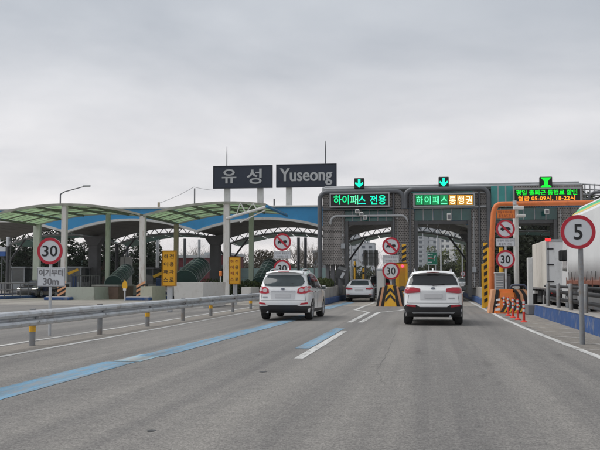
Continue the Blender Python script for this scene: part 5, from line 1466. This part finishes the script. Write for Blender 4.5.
SED_UP = [(.6, .24), (.25, .26), (.07, .36), (.0, .52), (.02, .70), (.05, .88), (.06, .99), (.12, 1.035), (.45, 1.07), (.85, 1.20), (1.25, 1.345), (1.7, 1.43), (2.2, 1.455), (2.7, 1.40), (3.15, 1.19), (3.55, .99), (4.0, .93), (4.45, .82), (4.75, .66), (4.84, .50), (4.80, .34), (4.65, .24)]
def sedan(name, label, loc, rot, paint, headlights=False):
    c = Car(name, label, loc, rot, SED_UP, 4.84, .92, 1.455, .58, .93, .335, (1.05, 3.86), paint, .20)
    c.patch('rear_window', [(-.60, 1.10), (.60, 1.10), (.54, 1.34), (.40, 1.37), (-.40, 1.37), (-.54, 1.34)], 'rear', GLASS_L if paint is not PAINT_K else GLASS, .020, .035)
    c.patch('windscreen', [(-.64, 1.05), (.64, 1.05), (.52, 1.36), (-.52, 1.36)], 'front', GLASS, .008)
    for sd in ('left', 'right'):
        c.patch('side_window', [(.85, 1.02), (2.05, .99), (2.05, 1.36), (1.6, 1.33), (1.2, 1.22)], sd, GLASS, .006)
        c.patch('side_window', [(2.12, .99), (3.1, .97), (2.75, 1.24), (2.5, 1.33), (2.12, 1.36)], sd, GLASS, .006)
        for y in (1.3, 2.3): c.patch('door_handle', [(y, .86), (y+.2, .86), (y+.2, .89), (y, .89)], sd, CHROME, .025)
    c.mirror_patch('tail_lamp', [(.44, .80), (.44, .89), (.70, .93), (.88, .93), (.89, .83), (.72, .78)], LAMP, off=.014)
    c.mirror_patch('lamp_bar', [(.50, .835), (.50, .86), (.80, .885), (.80, .855)], LAMP_B, off=.02)
    c.patch('licence_plate', [(-.27, .72), (.27, .72), (.27, .85), (-.27, .85)], 'rear', PLATE, .016)
    c.patch('bumper_cladding', [(-.86, .34), (-.6, .27), (.6, .27), (.86, .34), (.86, .42), (.6, .45), (-.6, .45), (-.86, .42)], 'rear', CLAD, .014)
    c.mirror_patch('reflector', [(.62, .48), (.62, .51), (.84, .52), (.84, .49)], LAMP, off=.012)
    c.mirror_patch('head_lamp', [(.48, .66), (.50, .74), (.82, .80), (.84, .70), (.70, .64)], HEADL if headlights else LAMP_C, side='front', off=.014)
    c.patch('grille', [(-.42, .48), (.42, .48), (.46, .68), (-.46, .68)], 'front', CLAD, .012)
    c.mirrors(3.05, 1.0, paint, .2)
    c.place(); return c
sedan('sedan', 'pearl white sedan stopped in the left gate lane', (PX(359.0, 58.5), 58.5, 0), R(1.5), PAINT_S)
sedan('sedan', 'black car with headlights on under the leftmost canopy', (PX(33, 69), 72.5, 0), R(180), PAINT_K, True)

# trucks ------------------------------------------------------------
def truck_wheel(t, x, y, r=.48, w=.28, sg=-1):
    mb = MB(); mb.tube([(x, y, r), (x+.04, y, r), (x+w-.04, y, r), (x+w, y, r)], [r*.93, r, r, r*.93], 24)
    o = mb.build('tyre', RUBBER, t, 40)
    xx = x-.01 if sg < 0 else x+w+.01
    MB().tube([(xx-.012*sg*-1, y, r), (xx, y, r)], r*.55, 16).build('hub', STEEL, o, 40)
# box truck
X0 = PX(546.8, 41); X1, Y0, Y1 = X0+2.45, 41.0, 46.6
t = thing('box_truck', (X0, Y0, 0), 'cream box truck with hinged rear doors in the truck lane', 'truck')
zb, zt = 1.0, PZ(240.5, 41)
MB().box(X0+.02, X1-.02, Y0+.06, Y1, zb, zt, .02).build('cargo_box', TRUCK_W, t)
MB().rect_ring(X0+.09, X1-.09, zb+.06, zt-.07, Y0-.02, Y0+.09, .09).build('door_frame', PIPE_L, t)
for a, b in ((X0+.10, (X0+X1)/2-.008), ((X0+X1)/2+.008, X1-.10)):
    d = MB().box(a, b, Y0, Y0+.05, zb+.07, zt-.08, .01).build('rear_door', TRUCK_S, t)
    hx = a+.02 if a < X0+.5 else b-.02
    for z in (zb+.35, (zb+zt)/2, zt-.4): MB().box(hx-.09 if a < X0+.5 else hx-.19, hx+.19 if a < X0+.5 else hx+.09, Y0-.035, Y0+.002, z-.035, z+.035, .008).build('hinge', CHASSIS, d)
    bx = b-.22 if a < X0+.5 else a+.22
    MB().tube([(bx, Y0-.03, zb+.1), (bx, Y0-.03, zt-.1)], .02, 6).build('lock_bar', STEEL, d)
    MB().box(bx-.02, bx+.2, Y0-.05, Y0-.02, zb+.55, zb+.59).build('handle', CHASSIS, d)
for x in (X0+.06, X1-.06): MB().box(x-.11, x+.13, Y0-.06, Y0-.02, zt-.07, zt+.06, .01).build('marker_lamp', LED_R, t)
MB().box(X0+.3, X1-.3, Y0+.3, Y1+2.2, .62, .92).build('chassis', CHASSIS, t)
for k in range(5): MB().box(X0+.02, X1-.02, Y0+.5+1.3*k, Y0+.58+1.3*k, .90, 1.0).build('cross_member', CHASSIS, t)
MB().box(X0+.05, X1-.05, Y0+.1, Y0+.2, .5, .62, .01).build('rear_bumper', STEEL_D, t)
for x in (X0+.32, X1-.32): MB().box(x-.14, x+.14, Y0+.03, Y0+.10, .84, .98, .01).build('tail_lamp', LED_R, t)
for y in (Y0+1.6, Y1+1.2):
    truck_wheel(t, X0+.05, y); truck_wheel(t, X1-.33, y, sg=1)
MB().prism([(Y1+.12, .75), (Y1+.12, 2.55), (Y1+1.2, 2.6), (Y1+1.75, 1.75), (Y1+1.85, .7)], 'x', X0+.12, X1-.12).build('cab', TRUCK_S, t)
MB().prism([(Y1+.6, 1.72), (Y1+.6, 2.35), (Y1+1.18, 2.4), (Y1+1.5, 1.75)], 'x', X0+.105, X0+.121).build('cab_window', GLASS, t)
for k in range(2): MB().box(X0+.008, X0+.02, Y0+1.8+1.9*k, Y0+1.84+1.9*k, zb+.05, zt-.05, .003).build('side_rib', TRUCK_W, t)
MB().box(X0+.0, X0+.02, Y0+.12, Y1, zb-.02, zb+.07).build('side_rail', STEEL_D, t)
for y in (Y0+1.0, Y0+2.25): MB().box(X0+.04, X0+.34, y, y+.03, .35, .95).build('mudguard', CHASSIS, t)
for k in range(4): MB().box(X0-.005, X0+.02, Y0+.9+1.5*k, Y0+1.05+1.5*k, zb+.0, zb+.05).build('side_marker', LAMP, t)
# tarpaulin truck
X0 = PX(568.5, 35.2); X1, Y0, Y1 = X0+2.5, 24.0, 35.2
t = thing('tarpaulin_truck', (X0, Y0, 0), 'large truck with white tarpaulin and rusty bed rail at right edge', 'truck')
zb, zs_, zr = 1.36, 3.72, 4.15
n = 12; xsN = 10
mb = MB()
prof = [(X0, zb+.05), (X0-.02, 2.2), (X0-.01, 3.0), (X0+.0, zs_-.03), (X0+.07, zs_+.03)]
for i in range(n*3+1):
    y = Y0+(Y1-Y0)*i/(n*3); s_ = .030*math.sin(i*1.05)+.018*math.sin(i*2.3+1)
    for j, (x, z) in enumerate(prof): mb.v.append((x+s_*(1 if 0 < j < 3 else .3), y, z))
k_ = len(prof)
for i in range(n*3):
    for j in range(k_-1): mb.f.append((i*k_+j, i*k_+j+1, (i+1)*k_+j+1, (i+1)*k_+j))
tarp = mb.build('tarpaulin_side', TARP, t, 22)
tarp.modifiers.new('thickness', 'SOLIDIFY').thickness = .02
MB().prism([(X0+.08, zs_), (X0+.5, zr), (X1-.5, zr), (X1-.08, zs_), (X1, zb+.1), (X0+.12, zb+.1)], 'y', Y0+.05, Y1-.02).build('tarpaulin_body', TARP, t)
def roofband(f0, f1, m, nm, off):
    a = Vector((X0+.08, 0, zs_)); b = Vector((X0+.5, 0, zr)); d = (b-a); nrm = Vector((-d.z, 0, d.x)).normalized()*off
    p, q = a+d*f0+nrm, a+d*f1+nrm
    MB().add([(p.x, Y0+.04, p.z), (q.x, Y0+.04, q.z), (q.x, Y1, q.z), (p.x, Y1, p.z)], [(0, 1, 2, 3)]).build(nm, m, t).modifiers.new('thickness', 'SOLIDIFY').thickness = .008
roofband(-.02, .22, TARP_T, 'roof_sheet', .02); roofband(.25, .48, TARP_Y, 'yellow_band', .02); roofband(.50, .80, TARP_G, 'green_band', .02); roofband(.82, 1.02, TARP_T, 'roof_sheet', .02)
MB().box(X0-.06, X1+.06, Y0, Y1+.05, zb-.10, zb+.05, .02).build('bed_rail', RUST, t)
for k in range(9): MB().box(X0-.075, X0-.055, Y0+.4+1.35*k, Y0+.48+1.35*k, zb-.16, zb+.16).build('side_stake', RUST, t)
for k in range(14):
    y = Y0+.5+.8*k; MB().tube([(X0-.045, y, zb+.34), (X0-.05, y+.15, zb+.02)], .010, 4).build('tie_rope', CHASSIS, t)
MB().box(X0+.4, X1-.4, Y0+.2, Y1+2, .8, 1.2).build('chassis', CHASSIS, t)
MB().box(X0+.05, X0+.12, Y0+4.2, Y0+8.2, .45, 1.0, .02).build('side_guard', STEEL_D, t)
MB().box(X0+.1, X0+.75, Y0+8.5, Y0+9.9, .5, 1.1, .05).build('fuel_tank', STEEL, t)
for y in (Y0+1.3, Y0+2.6, Y0+7.4 if False else Y0+3.9, Y1+.75):
    truck_wheel(t, X0+.05, y, .52, .32); truck_wheel(t, X1-.37, y, .52, .32, sg=1)
MB().prism([(Y1+.10, .7), (Y1+.10, 2.95), (Y1+.5, 3.2), (Y1+1.6, 3.1), (Y1+2.0, 1.9), (Y1+2.05, .6)], 'x', X0+.06, X1-.06).build('cab', TRUCK_S, t)
MB().prism([(Y1+.7, 1.75), (Y1+.7, 2.6), (Y1+1.5, 2.6), (Y1+1.8, 1.8)], 'x', X0+.045, X0+.061).build('cab_window', GLASS, t)
mx_ = PX(563.3, 36.6)
mm = MB().box(mx_-.16, mx_+.10, 36.5, 36.68, PZ(261.5, 36.6), PZ(250.8, 36.6), .04).build('wing_mirror', CHASSIS, t)
MB().box(mx_-.13, mx_+.07, 36.49, 36.5, PZ(260.5, 36.6), PZ(251.8, 36.6)).build('mirror_glass', GLASS, mm)
for z in (PZ(251.8, 36.6), PZ(260.6, 36.6)): MB().bar((mx_+.05, 36.6, z), (X0+.12, 36.75, z), .035).build('mirror_arm', CHASSIS, mm)
# ------------------------------------------------------------------ background: buildings, barriers, trees
def tower(x, y, w, d, h, floors, cols, m, label, stripe=None, win_cols=None, rot=0.0, rough=.0):
    t = thing('apartment_tower', (x, y, 0), label, 'apartment building', 'apartment towers beyond the gate')
    MB().box(x-w/2, x+w/2, y, y+d, 0, h).build('wall', m, t)
    MB().box(x-w/2-.3, x+w/2+.3, y-.3, y+d+.3, h, h+.9).build('parapet', APT_S, t)
    MB().box(x-w*.15, x+w*.15, y+d*.3, y+d*.7, h+.9, h+4).build('lift_housing', m, t)
    fh = h/floors
    for (a, b) in (stripe or []): MB().box(x+w*a, x+w*b, y-.35, y, 0, h-.5).build('pilaster', APT_S, t)
    wm = None
    for f in range(floors):
        zz = f*fh + fh*.30
        if not (2 <= zz <= 45): continue
        for c in (win_cols or [(-.5+(k+.5)/cols, w/cols*.45) for k in range(cols)]):
            cx_ = x+c[0]*w; ww = c[1]
            if wm is None: wm = {}
            key = round(ww, 2)
            if key not in wm:
                o = MB().box(-ww/2, ww/2, -.10, .0, 0, fh*.46).build('window', WIN, None); wm[key] = o; o.parent = t; o.location = (cx_-x, 0, zz)
            else:
                o = wm[key].copy(); COL.objects.link(o); o.parent = t; o.location = (cx_-x, 0, zz)
        MB().box(x-w/2-.05, x+w/2+.05, y-.16, y, f*fh-.12, f*fh+.08).build('floor_band', APT_S if m is APT_G else WALL_LAMP, t)
    for c in (win_cols or []):
        if c[1] > 3.5: MB().box(x+c[0]*w-c[1]/2-.2, x+c[0]*w+c[1]/2+.2, y-1.2, y-.17, 1, 1.3).build('ground_balcony', m, t)
    return t
Y = 470
tower(PX(456.5, Y), Y, 20, 14, 46, 16, 4, APT, 'near white apartment tower with rows of square windows', [(-.5, -.42), (-.06, -.0)], [(-.36, 1.6), (-.22, 1.6), (.12, 2.4), (.36, 2.4)])
Y = 560
tower(PX(428, Y), Y, 22, 14, 52, 18, 5, APT_G, 'grey apartment tower left of the nearer white one', [(-.1, .02)])
tower(PX(442.5, Y+40), Y+40, 9, 14, 54, 18, 2, APT, 'narrow white apartment tower between the other two', [(-.5, -.3)])
Y = 620
tower(PX(416.5, Y), Y, 7, 14, 50, 18, 2, APT_G, 'narrow grey apartment tower nearest the left column')
Y = 520
def low_building(u0, u1, v, Y, d, m, label, bands=2, name='building', cat='building', roof=None):
    x0, x1, h = PX(u0, Y), PX(u1, Y), PZ(v, Y)
    t = thing(name, ((x0+x1)/2, Y, 0), label, cat)
    MB().box(x0, x1, Y, Y+d, 0, h).build('wall', m, t)
    MB().box(x0-.2, x1+.2, Y-.2, Y+d+.2, h, h+.35).build('roof', roof or ROOFG, t)
    n = max(2, int((x1-x0)/3.0))
    for r in range(bands):
        for k in range(n):
            a = x0+(x1-x0)*(k+.25)/n; MB().box(a, a+(x1-x0)/n*.5, Y-.08, Y, h*(r+.35)/bands, h*(r+.72)/bands).build('window', WIN, t)
    return t
low_building(360, 374, 243, 430, 16, APT_G, 'distant grey building with steps seen through the left gate', 5)
low_building(364, 369, 239, 436, 8, APT, 'distant pale rooftop block above the grey building', 6)
low_building(346, 358, 222, 520, 14, APT_G, 'distant grey tower beside the hanging column', 12)
low_building(313, 322, 252, 150, 10, WALL_G, 'dark grey utility building left of the gate column', 2)
low_building(176, 206, 257, 112, 12, MAROON, 'maroon building beyond the stair cover and white block', 1)
low_building(206, 225, 254, 118, 12, MAROON, 'maroon building behind the big grey pillar', 1)
low_building(24, 48, 266, 112, 10, BRICK_R, 'red brick hut behind the black car', 1)
low_building(86, 107, 262, 114, 10, BRICK_R, 'red brick hut behind the pale green post', 1)
low_building(-6, 20, 263, 116, 10, WALL_G, 'grey hut at far left behind the plaza', 1)
# green glass noise barrier behind the plaza
def barrier(u0, u1, v, Y, label):
    x0, x1, h = PX(u0, Y), PX(u1, Y), PZ(v, Y)
    t = thing('noise_barrier', ((x0+x1)/2, Y, 0), label, 'noise barrier')
    n = max(2, int((x1-x0)/2.0))
    for k in range(n):
        a, b = x0+(x1-x0)*k/n, x0+(x1-x0)*(k+1)/n
        MB().box(a-.06, a+.06, Y-.05, Y+.12, 0, h+.1).build('post', FRAME_D, t)
        MB().box(a+.08, b-.08, Y, Y+.05, .6, h*.60-.03).build('lower_pane', GLASS_G, t)
        MB().box(a+.08, b-.08, Y, Y+.05, h*.60+.03, h).build('upper_pane', GLASS_G, t)
        MB().box(a+.07, b-.07, Y-.02, Y+.08, 0, .58).build('concrete_panel', CONCRETE, t)
barrier(44, 120, 258, 124, 'green glass noise barrier behind the left toll lanes')
barrier(128, 178, 262, 122, 'green glass noise barrier left of the amber board')
barrier(222, 330, 268, 126, 'long pale green noise barrier behind the left white suv')
# green highway sign beyond the middle gate, and the back of a road sign beyond the left gate
Y = 150
a, b = at(427, 265, Y), at(437.2, 251.8, Y)
t = thing('highway_sign', ((a.x+b.x)/2, Y, 0), 'green highway direction sign beyond the middle gate', 'road sign')
MB().box(a.x, b.x, Y, Y+.08, a.z, b.z, .02).build('panel', SIGN_G, t)
MB().rect_ring(a.x+.1, b.x-.1, a.z+.1, b.z-.1, Y-.01, Y-.001, .05).build('border', SIGN_W, t)
W_, H_ = b.x-a.x, b.z-a.z
for (fx, fz, fw, fh, m) in ((.22, .80, .22, .11, SIGN_W), (.50, .80, .10, .11, SIGN_W), (.30, .60, .34, .07, SIGN_W), (.40, .50, .55, .045, SIGN_R), (.30, .20, .40, .09, SIGN_W)):
    MB().box(a.x+W_*(fx-fw/2), a.x+W_*(fx+fw/2), Y-.012, Y-.0005, a.z+H_*(fz-fh/2), a.z+H_*(fz+fh/2)).build('sign_marking', m, t)
MB().prism([(a.x+W_*p, a.z+H_*q) for p, q in ((.66, .30), (.72, .30), (.72, .52), (.80, .60), (.80, .54), (.86, .72), (.68, .68), (.74, .65), (.66, .56))], 'y', Y-.012, Y-.0005).build('arrow', SIGN_W, t)
for x in (a.x+.3, b.x-.3): MB().tube([(x, Y+.15, 0), (x, Y+.15, b.z)], .09, 8).build('post', STEEL, t, 60)
for x in (a.x+.45, b.x-.45): MB().box(x-.12, x+.12, Y-.3, Y, b.z, b.z+.25, .03).build('lamp', FRAME_D, t)
Y = 92
a, b = at(363.2, 266, Y), at(378.2, 250, Y)
t = thing('sign_back', ((a.x+b.x)/2, Y, 0), 'grey back of a large road sign seen through the left gate', 'road sign')
for i in range(3):
    for j in range(2):
        x0, x1 = a.x+(b.x-a.x)*i/3+.02, a.x+(b.x-a.x)*(i+1)/3-.02; z0, z1 = a.z+(b.z-a.z)*j/2+.02, a.z+(b.z-a.z)*(j+1)/2-.02
        MB().box(x0, x1, Y, Y+.04, z0, z1).build('sheet_panel', SIGN_W, t)
for f in (.2, .5, .8): MB().box(a.x, b.x, Y-.06, Y, a.z+(b.z-a.z)*f-.04, a.z+(b.z-a.z)*f+.04).build('stiffener', PIPE_L, t)
for x in (a.x+.25, b.x-.25): MB().tube([(x, Y-.12, 0), (x, Y-.12, b.z)], .08, 8).build('post', STEEL_D, t, 60)
# light poles seen through the gates
for u, Y, v, lab in ((441.2, 110, 226, 'slim grey light pole in the middle of the middle gate'), (462.5, 140, 232, 'slim grey light pole at the right inside the middle gate'), (351.5, 95, 236, 'slim grey pole at the left inside the left gate')):
    x = PX(u, Y); t = thing('light_pole', (x, Y, 0), lab, 'light pole', 'slim light poles beyond the gate')
    MB().tube([(x, Y, 0), (x, Y, 9.5)], [.11, .07], 8).build('shaft', STEEL, t, 60)
    MB().tube([(x, Y, 9.3), (x+1.4, Y, 9.8)], .05, 6).build('arm', STEEL, t, 60)
    MB().box(x+1.2, x+1.9, Y-.12, Y+.12, 9.75, 9.88, .03).build('lamp_head', PIPE_L, t)
# dark post and distant round sign at the right inside the middle gate
x = PX(468, 84); t = thing('lane_gate_post', (x, 84, 0), 'dark rust brown post at the right inside the middle gate', 'post')
MB().box(x-.22, x+.22, 84, 84.5, 0, PZ(263.5, 84), .03).build('shaft', mat('dark rust post', (.035, .018, .014), .7), t)
MB().box(x-.26, x+.26, 83.96, 84.54, PZ(263.5, 84), PZ(262.6, 84), .01).build('cap', FRAME_D, t)
Y = 140; c = at(463, 274, Y); t = thing('speed_sign', (c.x, Y, 0), 'tiny distant round red ringed sign beyond the middle gate', 'road sign', 'round red ringed road signs')
MB().tube([(c.x, Y+.06, 0), (c.x, Y+.06, c.z)], .05, 8).build('pole', STEEL, t); round_face(t, c.x, c.z, Y, .75, '30', .5)

HAZE = 0.00014
# trees ------------------------------------------------------------
def conifer(x, y, h, r, label, m=CONIFER, n=7000, proto=None):
    if proto is not None:
        o = copy_tree(proto, (x, y, 0), label); o.scale = (r/3.0, r/3.0, h/10.0); o.rotation_euler = (0, 0, random.uniform(0, 6.28)); return o
    t = thing('conifer', (0, 0, 0), label, 'tree', 'dark conifers behind the toll plaza')
    MB().tube([(0, 0, -.05), (.05, 0, 5), (0, .05, 9.6)], [.26, .15, .03], 8).build('trunk', BARK, t, 60)
    bl = []; limbs = MB()
    for k in range(34):
        z = 1.6+8.2*(k/34)**.9; rr = 3.0*(1-(z-1.2)/9.6)**.75
        a = k*2.4+random.uniform(-.4, .4); d = rr*random.uniform(.55, .8)
        bx, by = d*math.cos(a), d*math.sin(a)
        bl.append((bx, by, z-.15*d, rr*.42, rr*.42, .35+.1*rr)); limbs.tube([(0, 0, z), (bx*.6, by*.6, z+.05), (bx*1.2, by*1.2, z-.2*d)], [.06, .04, .015], 5)
    limbs.build('limbs', BARK, t, 60)
    leaf_cloud('crown', bl, n, .17, m, t, flat=.5)
    t.location = (x, y, 0); t.scale = (r/3.0, r/3.0, h/10.0); return t
CP = None
for (u, Y, h, r, lab) in ((8, 108, 8.5, 3.0, 'behind the hanging white lamp'), (26, 112, 7.5, 2.6, 'behind the leftmost pale green post'), (45, 110, 9.0, 3.2, 'right behind the 30 sign'),
        (64, 108, 9.2, 3.2, 'just right of the 30 sign'), (84, 113, 6.6, 2.6, 'behind the dark pillar at left'), (104, 109, 9.4, 3.3, 'behind the thin pale green post'),
        (122, 112, 6.2, 2.4, 'behind the tall white cabinet'), (142, 108, 8.2, 2.9, 'right of the rusty striped post'), (154, 112, 7.4, 2.2, 'left of the larger amber board')):
    o = conifer(PX(u, Y), Y, h, r, 'dark conifer with drooping boughs '+lab, proto=CP)
    if CP is None: CP = o
def bare_tree(x, y, h, label, proto=None, twigs=True):
    if proto is not None:
        o = copy_tree(proto, (x, y, 0), label); o.scale = (h/8.0,)*3; o.rotation_euler = (0, 0, random.uniform(0, 6.28)); return o
    t = thing('bare_tree', (0, 0, 0), label, 'tree', 'bare trees behind the toll plaza')
    rng = random.Random(5); mb, br = MB(), MB()
    mb.tube([(0, 0, -.05), (.1, .05, 1.6), (.05, 0, 3)], [.22, .16, .12], 8)
    def grow(p, d, l, r, dep):
        q = p+d*l; mid = p.lerp(q, .5)+Vector((rng.uniform(-1, 1), rng.uniform(-1, 1), 0))*.06*l
        br.tube([p, mid, q], [r, r*.8, r*.6], 4 if dep > 1 else 5, False)
        if dep > 4: return
        for _ in range(3 if dep < 4 else 2):
            nd = (d + Vector((rng.uniform(-1, 1), rng.uniform(-1, 1), rng.uniform(-.25, .6)))*.62).normalized()
            grow(q if _ else mid, nd, l*rng.uniform(.62, .85), r*.62, dep+1)
    for a in range(4): grow(Vector((.05, 0, 2.2+.25*a)), Vector((math.cos(a*1.6), math.sin(a*1.6), 1.1)).normalized(), 1.9, .085, 0)
    mb.build('trunk', BARK, t, 60); br.build('crown', TWIG, t)
    t.location = (x, y, 0); t.scale = (h/8.0,)*3; return t
BP = None
for (u, Y, h, lab) in ((193, 128, 6.5, 'behind the maroon building, taller one'), (240, 134, 6, 'above the second amber board'), (291, 132, 6.6, 'right of the no towing sign'), (313, 130, 7.4, 'beside the hanging gate column, tall one'),
        (303, 136, 6.8, 'between the pair of thin grey posts'), (374, 140, 6, 'seen through the left gate'), (320, 128, 6.0, 'half hidden by the hanging gate column'), (231, 138, 5.6, 'behind the second amber board'), (203, 132, 6, 'left of the big grey pillar')):
    o = bare_tree(PX(u, Y), Y, h, 'bare leafless tree '+lab, BP)
    if BP is None: BP = o
def bushy_tree(x, y, h, r, m, label, group, n=2200, size=.2):
    t = thing('bushy_tree', (x, y, 0), label, 'tree', group)
    MB().tube([(x, y, -.05), (x+.1, y, h*.3), (x, y+.1, h*.7)], [.2, .15, .05], 7).build('trunk', BARK, t, 60)
    rng = random.Random(int(x*10)); bl = []; lm = MB()
    for k in range(16):
        a = rng.uniform(0, 6.28); d = r*rng.uniform(.1, .75); z = h*rng.uniform(.38, .88)
        bl.append((x+d*math.cos(a), y+d*math.sin(a), z, r*.36, r*.36, h*.13)); lm.tube([(x, y, h*.3), (x+d*math.cos(a), y+d*math.sin(a), z)], [.06, .02], 5)
    lm.build('limbs', BARK, t); leaf_cloud('crown', bl, n, size, m, t); return t
bushy_tree(PX(263, 140), 140, 6.2, 4.2, leaf_mat('grey brown buds', (.075, .066, .05), .4, .2), 'rounded grey brown tree above the noise barrier left of the no towing sign', 'bushy trees', 3000, .16)
bushy_tree(PX(250, 146), 146, 4.6, 3.4, leaf_mat('grey brown buds b', (.085, .07, .055), .4, .2), 'low brownish tree right of the second amber board', 'bushy trees', 1800, .16)
for (u, Y, h, r, lab) in ((421, 170, 4.4, 3.2, 'dark bushy tree left of the green highway sign'), (446, 165, 4.8, 3.6, 'dark bushy tree right of the green highway sign'), (458, 175, 6.4, 4.0, 'tall bushy tree in front of the white apartment tower'), (468, 160, 9.2, 3.0, 'light green tree at the right inside the middle gate'), (437, 200, 9.0, 3.2, 'light green spring tree between the apartment towers')):
    bushy_tree(PX(u, Y), Y, h, r, SPRING if 'light' in lab else WOODS, lab, 'bushy trees', 1800, .2)
# wooded slope behind the truck lane and a far tree line
def woods(name, pts, n, size, m, label):
    """Belt of woodland: lumps of leaves along a line of (x, y, height, spread)."""
    bl = []
    for (x, y, h, r) in pts:
        for k in range(5): bl.append((x+random.uniform(-r, r)*.7, y+random.uniform(-r, r)*.5, h*random.uniform(.15, .85), r*.6, r*.6, h*.24))
    o = leaf_cloud(name, bl, n, size, m); tag(o, label, 'woods', None, 'stuff'); return o
woods('wooded_slope', [(PX(u, Y), Y, h, 4) for u, Y, h in [(500, 118, 7.8), (508, 112, 9.8), (516, 120, 11.1), (526, 116, 11.7), (536, 122, 11.7), (546, 118, 11.7), (556, 124, 12.3), (568, 120, 11.7), (582, 126, 12.3), (598, 124, 13.0), (614, 126, 13.0), (630, 124, 13.0)]], 34000, .32, leaf_mat('dark slope leaves', (.036, .044, .028), .4, .2), 'dark wooded slope behind the truck lane')
woods('tree_line', [(PX(u, 330), 330, random.uniform(5, 9), 9) for u in range(-60, 720, 14)], 20000, .7, WOODS, 'far line of trees along the horizon')
woods('roadside_scrub', [(PX(u, 150), 150+random.uniform(-6, 6), random.uniform(1.6, 3.0), 3) for u in (415, 424, 432, 440, 448, 470, 478, 486, 340, 348, 372, 384)], 9000, .2, WOODS, 'low scrub along the road beyond the gates')
woods('tree_belt', [(PX(u, 150), 150+random.uniform(-5, 5), random.uniform(5.0, 6.8), 4) for u in range(-50, 56, 7)], 30000, .24, leaf_mat('dark belt leaves', (.045, .055, .036), .4, .3), 'dark tree belt behind the left toll lanes')

# ------------------------------------------------------------------ pale air over the plaza
air = bpy.data.materials.new('pale air'); air.use_nodes = True
ant = air.node_tree; ant.nodes.clear()
ao = ant.nodes.new('ShaderNodeOutputMaterial'); av = ant.nodes.new('ShaderNodeVolumePrincipled')
av.inputs['Color'].default_value = (0.92, 0.94, 0.97, 1); av.inputs['Density'].default_value = HAZE
ant.links.new(av.outputs[0], ao.inputs['Volume'])
hz = MB().box(-1300, 1300, -110, 1900, -1.05, 62).build('haze', air)
tag(hz, 'thin pale haze hanging over the whole plaza', 'haze', None, 'stuff')
